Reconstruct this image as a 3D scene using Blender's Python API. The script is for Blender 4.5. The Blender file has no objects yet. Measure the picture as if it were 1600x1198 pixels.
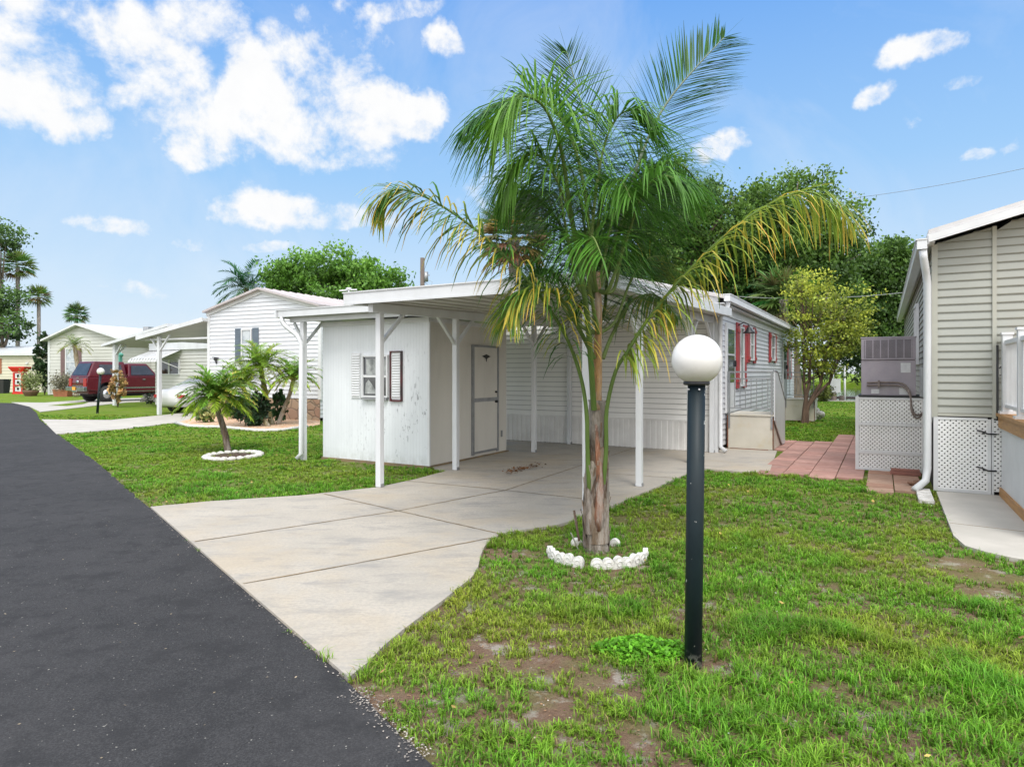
import bpy, bmesh, math, random
import numpy as np
from mathutils import Vector, Matrix
random.seed(7); rng = np.random.default_rng(7)
C = bpy.context.scene.collection
PI = math.pi
F = 1012.0; HZ = 583.0; EYE = 1.55
TH = math.radians(-29.8)
cu, su = math.cos(TH), math.sin(TH)            # u = (cu,su)  v = (-su,cu)
def W(u, v, z=0.0): return Vector((u*cu - v*su, u*su + v*cu, z))
def G(px, py):                                  # photo measurement -> ground point
    Y = EYE*F/(py-HZ); return ((px-800)/F*Y, Y)
def at(px, Y): return ((px-800)/F*Y, Y, 0)
def P(px, py, Y): return Vector(((px-800)/F*Y, Y, EYE+(HZ-py)/F*Y))

# ------------------------------------------------------------------ materials
def newmat(name):
    m = bpy.data.materials.new(name); m.use_nodes = True
    nt = m.node_tree; b = nt.nodes['Principled BSDF']
    return m, nt, b
def N(nt, t, **kw):
    n = nt.nodes.new(t)
    for k, v in kw.items():
        if k in n.inputs: n.inputs[k].default_value = v
        else: setattr(n, k, v)
    return n
def mixc(nt, fac, a, b, mode='MIX'):
    n = nt.nodes.new('ShaderNodeMix'); n.data_type = 'RGBA'; n.blend_type = mode
    for idx, val in ((0, fac), (6, a), (7, b)):
        if isinstance(val, bpy.types.NodeSocket): nt.links.new(val, n.inputs[idx])
        elif idx == 0: n.inputs[0].default_value = val
        else: n.inputs[idx].default_value = (*val, 1)
    return n.outputs[2]
def coords(nt, scale=(1,1,1), obj=True):
    t = nt.nodes.new('ShaderNodeTexCoord'); m = nt.nodes.new('ShaderNodeMapping')
    nt.links.new(t.outputs['Object'], m.inputs[0]); m.inputs['Scale'].default_value = scale
    return m.outputs[0]
def noise(nt, vec, scale, detail=6, rough=.6, lo=.35, hi=.65):
    n = N(nt, 'ShaderNodeTexNoise', Scale=scale, Detail=detail, Roughness=rough)
    nt.links.new(vec, n.inputs['Vector'])
    r = nt.nodes.new('ShaderNodeMapRange'); r.inputs[1].default_value = lo; r.inputs[2].default_value = hi
    nt.links.new(n.outputs[0], r.inputs[0]); return r.outputs[0]
def bump(nt, b, h, strength=.3, dist=.01):
    n = N(nt, 'ShaderNodeBump', Strength=strength, Distance=dist)
    nt.links.new(h, n.inputs['Height']); nt.links.new(n.outputs[0], b.inputs['Normal'])
def simple(name, c1, c2=None, scale=6, rough=.6, metal=0, bumpy=0, stretch=(1,1,1), dirt=None, dirt_scale=2, dirt_amt=.5, spec=None):
    m, nt, b = newmat(name)
    v = coords(nt, stretch)
    c2 = c2 or tuple(x*.85 for x in c1)
    n1 = noise(nt, v, scale)
    col = mixc(nt, n1, c1, c2)
    if dirt:
        n2 = noise(nt, v, dirt_scale, 8, .7, .52, .75)
        mm = N(nt, 'ShaderNodeMath', operation='MULTIPLY'); nt.links.new(n2, mm.inputs[0]); mm.inputs[1].default_value = dirt_amt
        col = mixc(nt, mm.outputs[0], col, dirt)
    nt.links.new(col, b.inputs['Base Color'])
    b.inputs['Roughness'].default_value = rough; b.inputs['Metallic'].default_value = metal
    if spec is not None: b.inputs['Specular IOR Level'].default_value = spec
    if bumpy: bump(nt, b, n1, bumpy, .01)
    return m
M = {}
M['white'] = simple('white_paint', (.66,.67,.68), (.59,.60,.61), 3, .45, dirt=(.45,.44,.40), dirt_amt=.25)
M['white_metal'] = simple('white_aluminium', (.64,.655,.67), (.57,.585,.60), 2, .35, dirt=(.5,.5,.47), dirt_amt=.3, stretch=(1,1,.4))
M['lattice'] = simple('white_vinyl_lattice', (.82,.82,.82), (.74,.74,.73), 3, .45, dirt=(.5,.5,.4), dirt_amt=.3)
M['roof_old'] = simple('weathered_roof', (.50,.46,.46), (.40,.36,.36), 1.0, .55, dirt=(.26,.19,.18), dirt_scale=1.5, dirt_amt=.6, stretch=(1,.12,1))
M['ceiling'] = simple('carport_underside', (.52,.51,.475), (.46,.45,.42), 1.5, .5)  # underside toned darker: ceiling shade put into the colour
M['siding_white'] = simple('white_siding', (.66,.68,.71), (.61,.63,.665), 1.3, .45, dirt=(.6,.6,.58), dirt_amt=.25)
M['siding_front'] = simple('lightened_siding', (.82,.81,.78), (.77,.76,.74), 1.3, .45)  # white siding lightened in colour to brighten the wall under the carport
M['siding_beige'] = simple('beige_siding', (.36,.37,.335), (.335,.345,.31), 1.2, .5, dirt=(.42,.42,.36), dirt_amt=.2)
M['trim_beige'] = simple('beige_trim', (.42,.42,.36), (.38,.38,.33), 2, .5)
M['siding_cream'] = simple('cream_siding', (.56,.56,.525), (.52,.52,.49), 1.3, .5)
M['siding_tan'] = simple('tan_siding', (.60,.56,.45), (.55,.52,.42), 1.3, .5)
M['skirt'] = simple('ribbed_skirt', (.78,.77,.75), (.68,.67,.65), 2.5, .45, dirt=(.4,.37,.32), dirt_amt=.25)
M['roof'] = simple('roof_metal', (.60,.59,.59), (.50,.485,.485), 1.2, .5, dirt=(.30,.24,.22), dirt_scale=1.2, dirt_amt=.5, stretch=(1,.15,1))
M['grey_shutter'] = simple('slate_shutter', (.13,.17,.21), (.10,.13,.17), 4, .5)
M['brown_shutter'] = simple('mauve_shutter', (.20,.12,.12), (.16,.10,.10), 4, .5)
M['red_shutter'] = simple('red_shutter', (.42,.055,.06), (.34,.04,.05), 5, .5)
M['dark_red'] = simple('dark_red_frame', (.12,.012,.015), (.02,.008,.01), 3, .4)
M['black'] = simple('black_iron', (.012,.013,.015), (.02,.02,.022), 8, .45)
M['grey_metal'] = simple('galvanised', (.34,.35,.36), (.26,.27,.28), 6, .4, metal=.5)
M['dark_void'] = simple('dark_fill', (.015,.014,.013), None, 3, .9)  # near-black fill; stands in for the shade inside hollows
M['ac'] = simple('weathered_ac_cabinet', (.34,.30,.34), (.27,.245,.28), 2.5, .5, dirt=(.42,.40,.40), dirt_amt=.6)
M['ac_dark'] = simple('ac_grille_recess', (.10,.09,.10), (.07,.065,.07), 5, .6)
M['label'] = simple('paper_label', (.62,.62,.64), (.5,.5,.52), 9, .6)
M['cedar'] = simple('treated_timber', (.46,.25,.09), (.34,.17,.06), 4, .6, stretch=(8,1,8), dirt=(.16,.08,.03), dirt_scale=3, dirt_amt=.5)
M['stair'] = simple('cream_landing', (.60,.57,.49), (.52,.49,.41), 2, .7, dirt=(.50,.36,.12), dirt_scale=1.3, dirt_amt=.55, bumpy=.2)
M['rust'] = simple('rusty_edge', (.22,.07,.03), (.10,.04,.02), 14, .8)
M['terracotta'] = simple('terracotta', (.36,.14,.07), (.28,.10,.05), 6, .7)
M['terra_dark'] = simple('brown_bowl', (.16,.09,.05), (.11,.06,.04), 6, .7)
M['red'] = simple('bright_red_paint', (.62,.02,.015), (.50,.02,.015), 6, .4)
M['truck_red'] = simple('maroon_car_paint', (.105,.004,.012), (.085,.003,.010), 2, .22, spec=.7)
M['chrome'] = simple('chrome', (.55,.56,.58), (.4,.41,.43), 3, .18, metal=1)
M['tyre'] = simple('tyre_rubber', (.018,.018,.018), (.03,.03,.03), 8, .8)
M['plate'] = simple('orange_plate', (.75,.38,.04), (.65,.33,.04), 8, .5)
M['car_white'] = simple('white_car_paint', (.68,.68,.67), (.62,.62,.61), 2, .25, spec=.6)
M['tail'] = simple('tail_lamp', (.35,.02,.02), None, 3, .2)
M['bark'] = simple('grey_bark', (.16,.13,.10), (.09,.07,.05), 10, .9, bumpy=.8, stretch=(1,1,.3))
M['bark_red'] = simple('brown_bark', (.15,.095,.065), (.08,.05,.035), 12, .9, bumpy=.8, stretch=(1,1,.3))
M['pole_wood'] = simple('pole_wood', (.15,.12,.10), (.10,.08,.07), 10, .9, stretch=(1,1,.1))
M['stone_white'] = simple('whitewashed_concrete', (.70,.69,.66), (.50,.48,.44), 16, .85, bumpy=.6, dirt=(.20,.19,.14), dirt_scale=14, dirt_amt=.8)
M['mulch'] = simple('dark_mulch', (.05,.03,.02), (.10,.06,.04), 18, .95, bumpy=.9)
M['green_obj'] = simple('teal_cover', (.10,.35,.28), (.08,.28,.22), 4, .6)
M['brick_mat'] = simple('brick_red_board', (.30,.13,.10), (.22,.10,.08), 6, .8)
M['curtain'] = simple('lace_curtain', (.45,.47,.46), (.16,.17,.17), 7, .8)

for k_, c_ in (('white_siding',(.40,.41,.44)),('lightened_siding',(.46,.46,.45)),('beige_siding',(.24,.24,.20)),('cream_siding',(.36,.35,.31)),('tan_siding',(.36,.34,.27))):  # darker lip colours: shadow lines under the laps put into the colour
    M['lip_shade_'+k_] = simple('lip_shade_'+k_, c_, tuple(x*.85 for x in c_), 5, .7)
def glassmat(name, c1, c2, scale=2.0):
    m, nt, b = newmat(name)
    v = coords(nt, (1,1,1)); n1 = noise(nt, v, scale, 5, .6, .4, .6)
    nt.links.new(mixc(nt, n1, c1, c2), b.inputs['Base Color'])
    b.inputs['Roughness'].default_value = .06; b.inputs['Specular IOR Level'].default_value = .9
    return m
M['glass'] = glassmat('window_glass', (.03,.035,.04), (.07,.08,.09))
M['glass_tint'] = glassmat('tinted_glass', (.012,.016,.024), (.03,.035,.05))
M['glass_green'] = glassmat('upper_glass', (.10,.16,.13), (.05,.09,.08))
M['glass_curtain'] = glassmat('curtained_glass', (.42,.46,.48), (.26,.30,.34), 4)

def shed_mat():
    m, nt, b = newmat('peeling_white_plywood')
    v = coords(nt); vs = coords(nt, (1,1,.22))
    base = mixc(nt, noise(nt, vs, 5, 5, .6), (.72,.745,.77), (.66,.685,.71))
    # grooves every 10 cm
    wv = N(nt, 'ShaderNodeTexWave', Scale=4.9, Distortion=0.0); wv.bands_direction = 'X'
    nt.links.new(v, wv.inputs[0])
    gr = nt.nodes.new('ShaderNodeMapRange'); gr.inputs[1].default_value = .0; gr.inputs[2].default_value = .05
    nt.links.new(wv.outputs[1], gr.inputs[0])
    base = mixc(nt, gr.outputs[0], (.62,.64,.66), base)
    # peeling: stronger low and to the right (local x rises toward the corner)
    sep = nt.nodes.new('ShaderNodeSeparateXYZ'); nt.links.new(v, sep.inputs[0])
    mx = nt.nodes.new('ShaderNodeMapRange'); mx.inputs[1].default_value = .4; mx.inputs[2].default_value = 1.7; nt.links.new(sep.outputs[0], mx.inputs[0])
    mz = nt.nodes.new('ShaderNodeMapRange'); mz.inputs[1].default_value = 2.3; mz.inputs[2].default_value = .9; nt.links.new(sep.outputs[2], mz.inputs[0])
    a = N(nt, 'ShaderNodeMath', operation='MULTIPLY'); nt.links.new(mx.outputs[0], a.inputs[0]); nt.links.new(mz.outputs[0], a.inputs[1])
    vp = coords(nt, (1,1,.30)); pn = noise(nt, vp, 24, 9, .72, .545, .60)
    pl = noise(nt, coords(nt, (1,1,.5)), 3.4, 4, .6, .44, .56)
    k = N(nt, 'ShaderNodeMath', operation='MULTIPLY'); nt.links.new(pn, k.inputs[0]); nt.links.new(pl, k.inputs[1])
    k2 = N(nt, 'ShaderNodeMath', operation='MULTIPLY'); nt.links.new(k.outputs[0], k2.inputs[0]); nt.links.new(a.outputs[0], k2.inputs[1])
    k3 = N(nt, 'ShaderNodeMath', operation='MULTIPLY', use_clamp=True); nt.links.new(k2.outputs[0], k3.inputs[0]); k3.inputs[1].default_value = 1.25
    col = mixc(nt, k3.outputs[0], base, (.30,.31,.33))
    mg = nt.nodes.new('ShaderNodeMapRange'); mg.inputs[1].default_value = .25; mg.inputs[2].default_value = 0; nt.links.new(sep.outputs[2], mg.inputs[0])
    mg2 = N(nt, 'ShaderNodeMath', operation='MULTIPLY'); nt.links.new(mg.outputs[0], mg2.inputs[0]); nt.links.new(noise(nt, v, 9, 6, .7, .35, .8), mg2.inputs[1])
    col = mixc(nt, mg2.outputs[0], col, (.36,.37,.33))
    nt.links.new(col, b.inputs['Base Color']); b.inputs['Roughness'].default_value = .6
    bump(nt, b, gr.outputs[0], .25, .004)
    return m
M['shed'] = shed_mat()
M['shed_side'] = simple('shed_side_plywood', (.66,.635,.58), (.60,.58,.53), 2, .65, dirt=(.45,.43,.38), dirt_amt=.3, stretch=(1,1,.3))  # darker, warmer than the front: shade under the roof put into the colour

def concrete():
    m, nt, b = newmat('driveway_concrete')
    v = coords(nt)
    col = mixc(nt, noise(nt, v, 1.1, 8, .65, .3, .7), (.52,.465,.385), (.37,.335,.28))
    col = mixc(nt, noise(nt, v, 38, 4, .7, .3, .75), col, (.33,.31,.28))
    sc = N(nt, 'ShaderNodeMath', operation='MULTIPLY'); nt.links.new(noise(nt, v, .7, 6, .65, .47, .62), sc.inputs[0]); sc.inputs[1].default_value = .32
    col = mixc(nt, sc.outputs[0], col, (.44,.34,.21))
    sc2 = N(nt, 'ShaderNodeMath', operation='MULTIPLY'); nt.links.new(noise(nt, coords(nt,(1,2.6,1)), 1.6, 9, .74, .50, .66), sc2.inputs[0]); sc2.inputs[1].default_value = .65
    col = mixc(nt, sc2.outputs[0], col, (.24,.235,.225))
    nt.links.new(col, b.inputs['Base Color']); b.inputs['Roughness'].default_value = .85
    bump(nt, b, noise(nt, v, 60, 4, .7, .2, .8), .25, .004)
    return m
M['concrete'] = concrete()
M['concrete_light'] = simple('pale_concrete', (.47,.445,.40), (.39,.37,.33), 1.5, .85, dirt=(.33,.31,.28), dirt_scale=2, dirt_amt=.5, bumpy=.15)
M['joint'] = simple('joint_dirt', (.16,.13,.09), (.26,.18,.09), 6, .95)
def asphalt():
    m, nt, b = newmat('asphalt')
    v = coords(nt)
    col = mixc(nt, noise(nt, v, .8, 8, .7, .38, .62), (.044,.043,.045), (.027,.027,.029))
    col = mixc(nt, noise(nt, v, 110, 3, .75, .42, .72), col, (.072,.072,.074))
    s = N(nt, 'ShaderNodeMath', operation='MULTIPLY'); nt.links.new(noise(nt, v, 4, 8, .7, .5, .62), s.inputs[0]); s.inputs[1].default_value = .7
    col = mixc(nt, s.outputs[0], col, (.03,.03,.032))
    vo = N(nt, 'ShaderNodeTexVoronoi', Scale=1.1, feature='DISTANCE_TO_EDGE')
    vo.inputs['Scale'].default_value = 3.2
    dn = N(nt, 'ShaderNodeTexNoise', Scale=2.5, Detail=6.0); nt.links.new(v, dn.inputs[0])
    ad = N(nt, 'ShaderNodeVectorMath', operation='ADD'); nt.links.new(v, ad.inputs[0])
    sc = N(nt, 'ShaderNodeVectorMath', operation='SCALE'); nt.links.new(dn.outputs[1], sc.inputs[0]); sc.inputs['Scale'].default_value = .8
    nt.links.new(sc.outputs[0], ad.inputs[1]); nt.links.new(ad.outputs[0], vo.inputs['Vector'])
    cr = nt.nodes.new('ShaderNodeMapRange'); cr.inputs[1].default_value = .012; cr.inputs[2].default_value = .0; nt.links.new(vo.outputs[0], cr.inputs[0])
    cm = N(nt, 'ShaderNodeMath', operation='MULTIPLY'); nt.links.new(cr.outputs[0], cm.inputs[0]); nt.links.new(noise(nt, v, 1.4, 3, .5, .58, .62), cm.inputs[1])
    col = mixc(nt, cm.outputs[0], col, (.02,.02,.02))
    sp = noise(nt, v, 55, 2, .5, .735, .76)
    col = mixc(nt, sp, col, (.35,.34,.30))
    nt.links.new(col, b.inputs['Base Color']); b.inputs['Roughness'].default_value = .92; b.inputs['Specular IOR Level'].default_value = .2
    bump(nt, b, noise(nt, v, 170, 3, .7, .2, .8), .55, .006)
    return m
M['asphalt'] = asphalt()
def ground():
    m, nt, b = newmat('soil_and_turf')
    v = coords(nt)
    soil = mixc(nt, noise(nt, v, 6, 8, .7, .3, .7), (.27,.165,.11), (.38,.27,.19))
    soil = mixc(nt, noise(nt, v, 4.3, 7, .7, .54, .62), soil, (.56,.49,.42))
    green = mixc(nt, noise(nt, v, 9, 8, .75, .3, .7), (.12,.225,.018), (.19,.30,.028))
    green = mixc(nt, noise(nt, v, .9, 5, .6, .4, .75), green, (.21,.27,.04))
    green = mixc(nt, noise(nt, v, 70, 3, .7, .45, .8), green, (.05,.10,.012))
    sep = nt.nodes.new('ShaderNodeSeparateXYZ'); nt.links.new(v, sep.inputs[0])
    mr = nt.nodes.new('ShaderNodeMapRange'); mr.inputs[1].default_value = 4; mr.inputs[2].default_value = 12; mr.inputs[3].default_value = .12; mr.inputs[4].default_value = 1.0
    nt.links.new(sep.outputs[1], mr.inputs[0])
    pn = noise(nt, v, 1.5, 7, .65, .40, .56)
    ad = N(nt, 'ShaderNodeMath', operation='MULTIPLY_ADD', use_clamp=True); nt.links.new(mr.outputs[0], ad.inputs[0]); ad.inputs[1].default_value = 1.0
    m2 = N(nt, 'ShaderNodeMath', operation='MULTIPLY_ADD'); nt.links.new(pn, m2.inputs[0]); m2.inputs[1].default_value = .5; m2.inputs[2].default_value = -.25
    nt.links.new(m2.outputs[0], ad.inputs[2])
    nt.links.new(mixc(nt, ad.outputs[0], soil, green), b.inputs['Base Color'])
    b.inputs['Roughness'].default_value = 1; b.inputs['Specular IOR Level'].default_value = .1
    bump(nt, b, noise(nt, v, 45, 5, .8, .2, .8), 1.0, .03)
    return m
M['ground'] = ground()
def foliage(name, rough=.5, trans=.35, mult=1.0):
    m, nt, b = newmat(name)
    a = nt.nodes.new('ShaderNodeAttribute'); a.attribute_name = 'Col'
    v = coords(nt); n1 = noise(nt, v, 3, 3, .5, .3, .7)
    col = mixc(nt, n1, (.82*mult,)*3, (1.18*mult,)*3)
    c2 = mixc(nt, 1.0, a.outputs[0], col, 'MULTIPLY')
    nt.links.new(c2, b.inputs['Base Color']); b.inputs['Roughness'].default_value = rough
    b.inputs['Specular IOR Level'].default_value = .35
    t = nt.nodes.new('ShaderNodeBsdfTranslucent'); nt.links.new(c2, t.inputs[0])
    mx = nt.nodes.new('ShaderNodeMixShader'); mx.inputs[0].default_value = trans
    nt.links.new(b.outputs[0], mx.inputs[1]); nt.links.new(t.outputs[0], mx.inputs[2])
    nt.links.new(mx.outputs[0], nt.nodes['Material Output'].inputs[0])
    return m
M['leaf'] = foliage('tree_leaves', .5, .3, 1.25); M['palm'] = foliage('palm_leaflets', .5, .38, 1.42); M['blade'] = foliage('grass_blades', .55, .35, 1.12)
M['vcol'] = foliage('mixed_litter', .85, 0.0)
def trunkmat():
    m, nt, b = newmat('fibrous_palm_trunk')
    v = coords(nt, (1,1,.18)); a = nt.nodes.new('ShaderNodeAttribute'); a.attribute_name = 'Col'
    n1 = noise(nt, v, 26, 8, .7, .3, .7); n2 = noise(nt, v, 9, 7, .75, .46, .58)
    c = mixc(nt, n1, (.34,)*3, (1.25,)*3); c2 = mixc(nt, 1.0, a.outputs[0], c, 'MULTIPLY')
    c2 = mixc(nt, n2, c2, mixc(nt, .6, c2, (.45,.41,.37)))
    nt.links.new(c2, b.inputs['Base Color']); b.inputs['Roughness'].default_value = .85
    bump(nt, b, n1, .9, .02); return m
M['palmtrunk'] = trunkmat()
def globemat():
    m, nt, b = newmat('opal_globe')
    v = coords(nt); n1 = noise(nt, v, 4, 6, .6, .3, .8)
    nt.links.new(mixc(nt, n1, (.74,.73,.71), (.68,.665,.63)), b.inputs['Base Color'])
    b.inputs['Roughness'].default_value = .18; b.inputs['Subsurface Weight'].default_value = .35
    b.inputs['Subsurface Radius'].default_value = (.05,.05,.05)
    return m
def globe2():
    m = globemat(); nt = m.node_tree; b = nt.nodes['Principled BSDF']; src = b.inputs['Base Color'].links[0].from_socket
    sep = nt.nodes.new('ShaderNodeSeparateXYZ'); nt.links.new(coords(nt), sep.inputs[0])
    g = nt.nodes.new('ShaderNodeMapRange'); g.inputs[1].default_value = 1.60; g.inputs[2].default_value = 1.49; nt.links.new(sep.outputs[2], g.inputs[0])
    k = N(nt, 'ShaderNodeMath', operation='MULTIPLY'); nt.links.new(g.outputs[0], k.inputs[0]); nt.links.new(noise(nt, coords(nt), 12, 6, .7, .25, .8), k.inputs[1])
    nt.links.new(mixc(nt, k.outputs[0], src, (.50,.44,.34)), b.inputs['Base Color']); return m  # warm darker underside: bounce shading plus grime, put into the colour
M['globe'] = globe2()
M['post_paint'] = simple('chipped_black_green_paint', (.006,.014,.017), (.010,.020,.024), 5, .28, dirt=(.10,.11,.11), dirt_scale=30, dirt_amt=.0, spec=.5)
def postmat():
    m, nt, b = newmat('chipped_dark_paint')
    v = coords(nt, (1,1,.5)); n1 = noise(nt, v, 9, 5, .6, .3, .7)
    chips = noise(nt, coords(nt, (1,1,.55)), 30, 4, .6, .685, .70)
    col = mixc(nt, chips, mixc(nt, n1, (.006,.013,.017), (.011,.021,.026)), (.5,.5,.48))
    sep = nt.nodes.new('ShaderNodeSeparateXYZ'); nt.links.new(coords(nt), sep.inputs[0])
    mz = nt.nodes.new('ShaderNodeMapRange'); mz.inputs[1].default_value = .10; mz.inputs[2].default_value = .02; nt.links.new(sep.outputs[2], mz.inputs[0])
    k = N(nt, 'ShaderNodeMath', operation='MULTIPLY'); nt.links.new(mz.outputs[0], k.inputs[0]); nt.links.new(noise(nt, coords(nt), 30, 4, .7, .5, .6), k.inputs[1])
    col = mixc(nt, k.outputs[0], col, (.42,.42,.40))
    nt.links.new(col, b.inputs['Base Color']); b.inputs['Roughness'].default_value = .5; b.inputs['Specular IOR Level'].default_value = .3
    bump(nt, b, chips, .3, .002); return m
M['post_paint'] = postmat()
def water():
    m, nt, b = newmat('canal_water')
    v = coords(nt, (1,.5,1)); n1 = noise(nt, v, 1.8, 5, .6, .2, .8)
    b.inputs['Base Color'].default_value = (.035,.05,.03,1); b.inputs['Roughness'].default_value = .07
    bump(nt, b, n1, .25, .06); return m
M['water'] = water()
def pebble():
    m, nt, b = newmat('orange_pebbles')
    v = coords(nt); vo = N(nt, 'ShaderNodeTexVoronoi', Scale=16.0); nt.links.new(v, vo.inputs['Vector'])
    sep = nt.nodes.new('ShaderNodeSeparateColor'); nt.links.new(vo.outputs['Color'], sep.inputs[0])
    nt.links.new(mixc(nt, sep.outputs[0], (.55,.28,.14), (.72,.56,.42)), b.inputs['Base Color'])
    b.inputs['Roughness'].default_value = .8; bump(nt, b, vo.outputs['Distance'], .8, -.05); return m
M['pebble'] = pebble()
def stonework():
    m, nt, b = newmat('stone_skirt')
    v = coords(nt, (1,1,1.3)); vo = N(nt, 'ShaderNodeTexVoronoi', Scale=2.6); nt.links.new(v, vo.inputs['Vector'])
    ve = N(nt, 'ShaderNodeTexVoronoi', Scale=2.6, feature='DISTANCE_TO_EDGE'); nt.links.new(v, ve.inputs['Vector'])
    sep = nt.nodes.new('ShaderNodeSeparateColor'); nt.links.new(vo.outputs['Color'], sep.inputs[0])
    c = mixc(nt, sep.outputs[0], (.33,.20,.14), (.40,.31,.21))
    mr = nt.nodes.new('ShaderNodeMapRange'); mr.inputs[1].default_value = 0; mr.inputs[2].default_value = .07; nt.links.new(ve.outputs[0], mr.inputs[0])
    nt.links.new(mixc(nt, mr.outputs[0], (.20,.15,.11), c), b.inputs['Base Color']); b.inputs['Roughness'].default_value = .85
    bump(nt, b, mr.outputs[0], .6, .03); return m
M['stonework'] = stonework()
def paver(name, a, c):
    m, nt, b = newmat(name)
    v = coords(nt)
    at = nt.nodes.new('ShaderNodeAttribute'); at.attribute_name = 'Col'
    col = mixc(nt, noise(nt, v, 8, 6, .7), a, c)
    col = mixc(nt, 1.0, col, at.outputs[0], 'MULTIPLY')
    s = N(nt, 'ShaderNodeMath', operation='MULTIPLY'); nt.links.new(noise(nt, v, 2.5, 7, .7, .52, .7), s.inputs[0]); s.inputs[1].default_value = .4
    col = mixc(nt, s.outputs[0], col, (.20,.13,.09))
    nt.links.new(col, b.inputs['Base Color']); b.inputs['Roughness'].default_value = .85; bump(nt, b, noise(nt, v, 60), .2, .003)
    return m
M['paver'] = paver('pink_paver', (.45,.245,.20), (.35,.18,.145))

# ------------------------------------------------------------------ mesh builder
def clip_poly(poly, rect):
    x0, x1, y0, y1 = rect
    def clip(ps, inside, inter):
        out = []
        for i in range(len(ps)):
            a, b = ps[i-1], ps[i]
            ia, ib = inside(a), inside(b)
            if ib:
                if not ia: out.append(inter(a, b))
                out.append(b)
            elif ia: out.append(inter(a, b))
        return out
    def ix(c): return lambda a, b: (c, a[1]+(b[1]-a[1])*(c-a[0])/(b[0]-a[0]))
    def iy(c): return lambda a, b: (a[0]+(b[0]-a[0])*(c-a[1])/(b[1]-a[1]), c)
    for ins, it in ((lambda p: p[0] >= x0, ix(x0)), (lambda p: p[0] <= x1, ix(x1)), (lambda p: p[1] >= y0, iy(y0)), (lambda p: p[1] <= y1, iy(y1))):
        poly = clip(poly, ins, it)
        if len(poly) < 3: return []
    return poly
class MB:
    def __init__(s): s.v = []; s.f = []; s.sm = []; s.c = []; s.col = (1,1,1); s.lips = set()
    def add(s, vs, fs, smooth=False):
        o = len(s.v); s.v += [tuple(x) for x in vs]; s.f += [tuple(i+o for i in f) for f in fs]; s.sm += [smooth]*len(fs); s.c += [s.col]*len(vs)
        return s
    def box(s, x0, x1, y0, y1, z0, z1, mat=None):
        vs = [Vector((x, y, z)) for z in (z0, z1) for x, y in ((x0,y0),(x1,y0),(x1,y1),(x0,y1))]
        if mat: vs = [mat @ v for v in vs]
        return s.add(vs, [(0,3,2,1),(4,5,6,7),(0,1,5,4),(1,2,6,5),(2,3,7,6),(3,0,4,7)])
    def bar(s, a, b, w, d=None, up=(0,0,1)):
        a = Vector(a); b = Vector(b); d = d or w; t = (b-a).normalized(); u = Vector(up)
        if abs(t.dot(u)) > .98: u = Vector((0,1,0))
        r = t.cross(u).normalized()*w/2; q = r.cross(t).normalized()*d/2
        vs = [p+x for p in (a, b) for x in (-r-q, r-q, r+q, -r+q)]
        return s.add(vs, [(0,3,2,1),(4,5,6,7),(0,1,5,4),(1,2,6,5),(2,3,7,6),(3,0,4,7)])
    def frus(s, r0, z0, r1, z1):
        vs = [(r0[0],r0[2],z0),(r0[1],r0[2],z0),(r0[1],r0[3],z0),(r0[0],r0[3],z0),(r1[0],r1[2],z1),(r1[1],r1[2],z1),(r1[1],r1[3],z1),(r1[0],r1[3],z1)]
        return s.add(vs, [(0,3,2,1),(4,5,6,7),(0,1,5,4),(1,2,6,5),(2,3,7,6),(3,0,4,7)])
    def tube(s, pts, rad, n=8, cap=True, wob=0, oval=1.0):
        pts = [Vector(p) for p in pts]
        if not hasattr(rad, '__len__'): rad = [rad]*len(pts)
        vs = []; ref = None
        for i, p in enumerate(pts):
            t = (pts[min(i+1, len(pts)-1)]-pts[max(i-1, 0)]).normalized()
            if ref is None: ref = Vector((1,0,0)) if abs(t.x) < .9 else Vector((0,1,0))
            r = (ref-t*ref.dot(t)).normalized(); q = t.cross(r); ref = r
            for k in range(n):
                a = 2*PI*k/n; rr = rad[i]*(1+random.uniform(-wob, wob))
                vs.append(p+r*math.cos(a)*rr+q*math.sin(a)*rr*oval)
        fs = [(i*n+k, i*n+(k+1)%n, (i+1)*n+(k+1)%n, (i+1)*n+k) for i in range(len(pts)-1) for k in range(n)]
        if cap: fs += [tuple(range(n-1,-1,-1)), tuple((len(pts)-1)*n+k for k in range(n))]
        return s.add(vs, fs, True)
    def lathe(s, prof, n=24, c=(0,0,0)):
        vs = [(c[0]+r*math.cos(2*PI*k/n), c[1]+r*math.sin(2*PI*k/n), c[2]+z) for r, z in prof for k in range(n)]
        fs = [(i*n+k, i*n+(k+1)%n, (i+1)*n+(k+1)%n, (i+1)*n+k) for i in range(len(prof)-1) for k in range(n)]
        return s.add(vs, fs, True)
    def prism(s, poly, z0, z1, mapf=None):
        n = len(poly); vs = [Vector((x, y, z0)) for x, y in poly]+[Vector((x, y, z1)) for x, y in poly]
        if mapf: vs = [mapf(v) for v in vs]
        return s.add(vs, [tuple(range(n-1,-1,-1)), tuple(range(n, 2*n))]+[(i, (i+1)%n, n+(i+1)%n, n+i) for i in range(n)])
    def ball(s, c, r, sq=(1,1,1), seg=12, rings=7, jit=0):
        vs = []; c = Vector(c)
        for i in range(rings+1):
            ph = PI*i/rings
            for k in range(seg):
                a = 2*PI*k/seg; rr = r*(1+random.uniform(-jit, jit))
                vs.append(c+Vector((math.sin(ph)*math.cos(a)*rr*sq[0], math.sin(ph)*math.sin(a)*rr*sq[1], math.cos(ph)*rr*sq[2])))
        fs = [(i*seg+k, (i+1)*seg+k, (i+1)*seg+(k+1)%seg, i*seg+(k+1)%seg) for i in range(rings) for k in range(seg)]
        return s.add(vs, fs, True)
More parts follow.
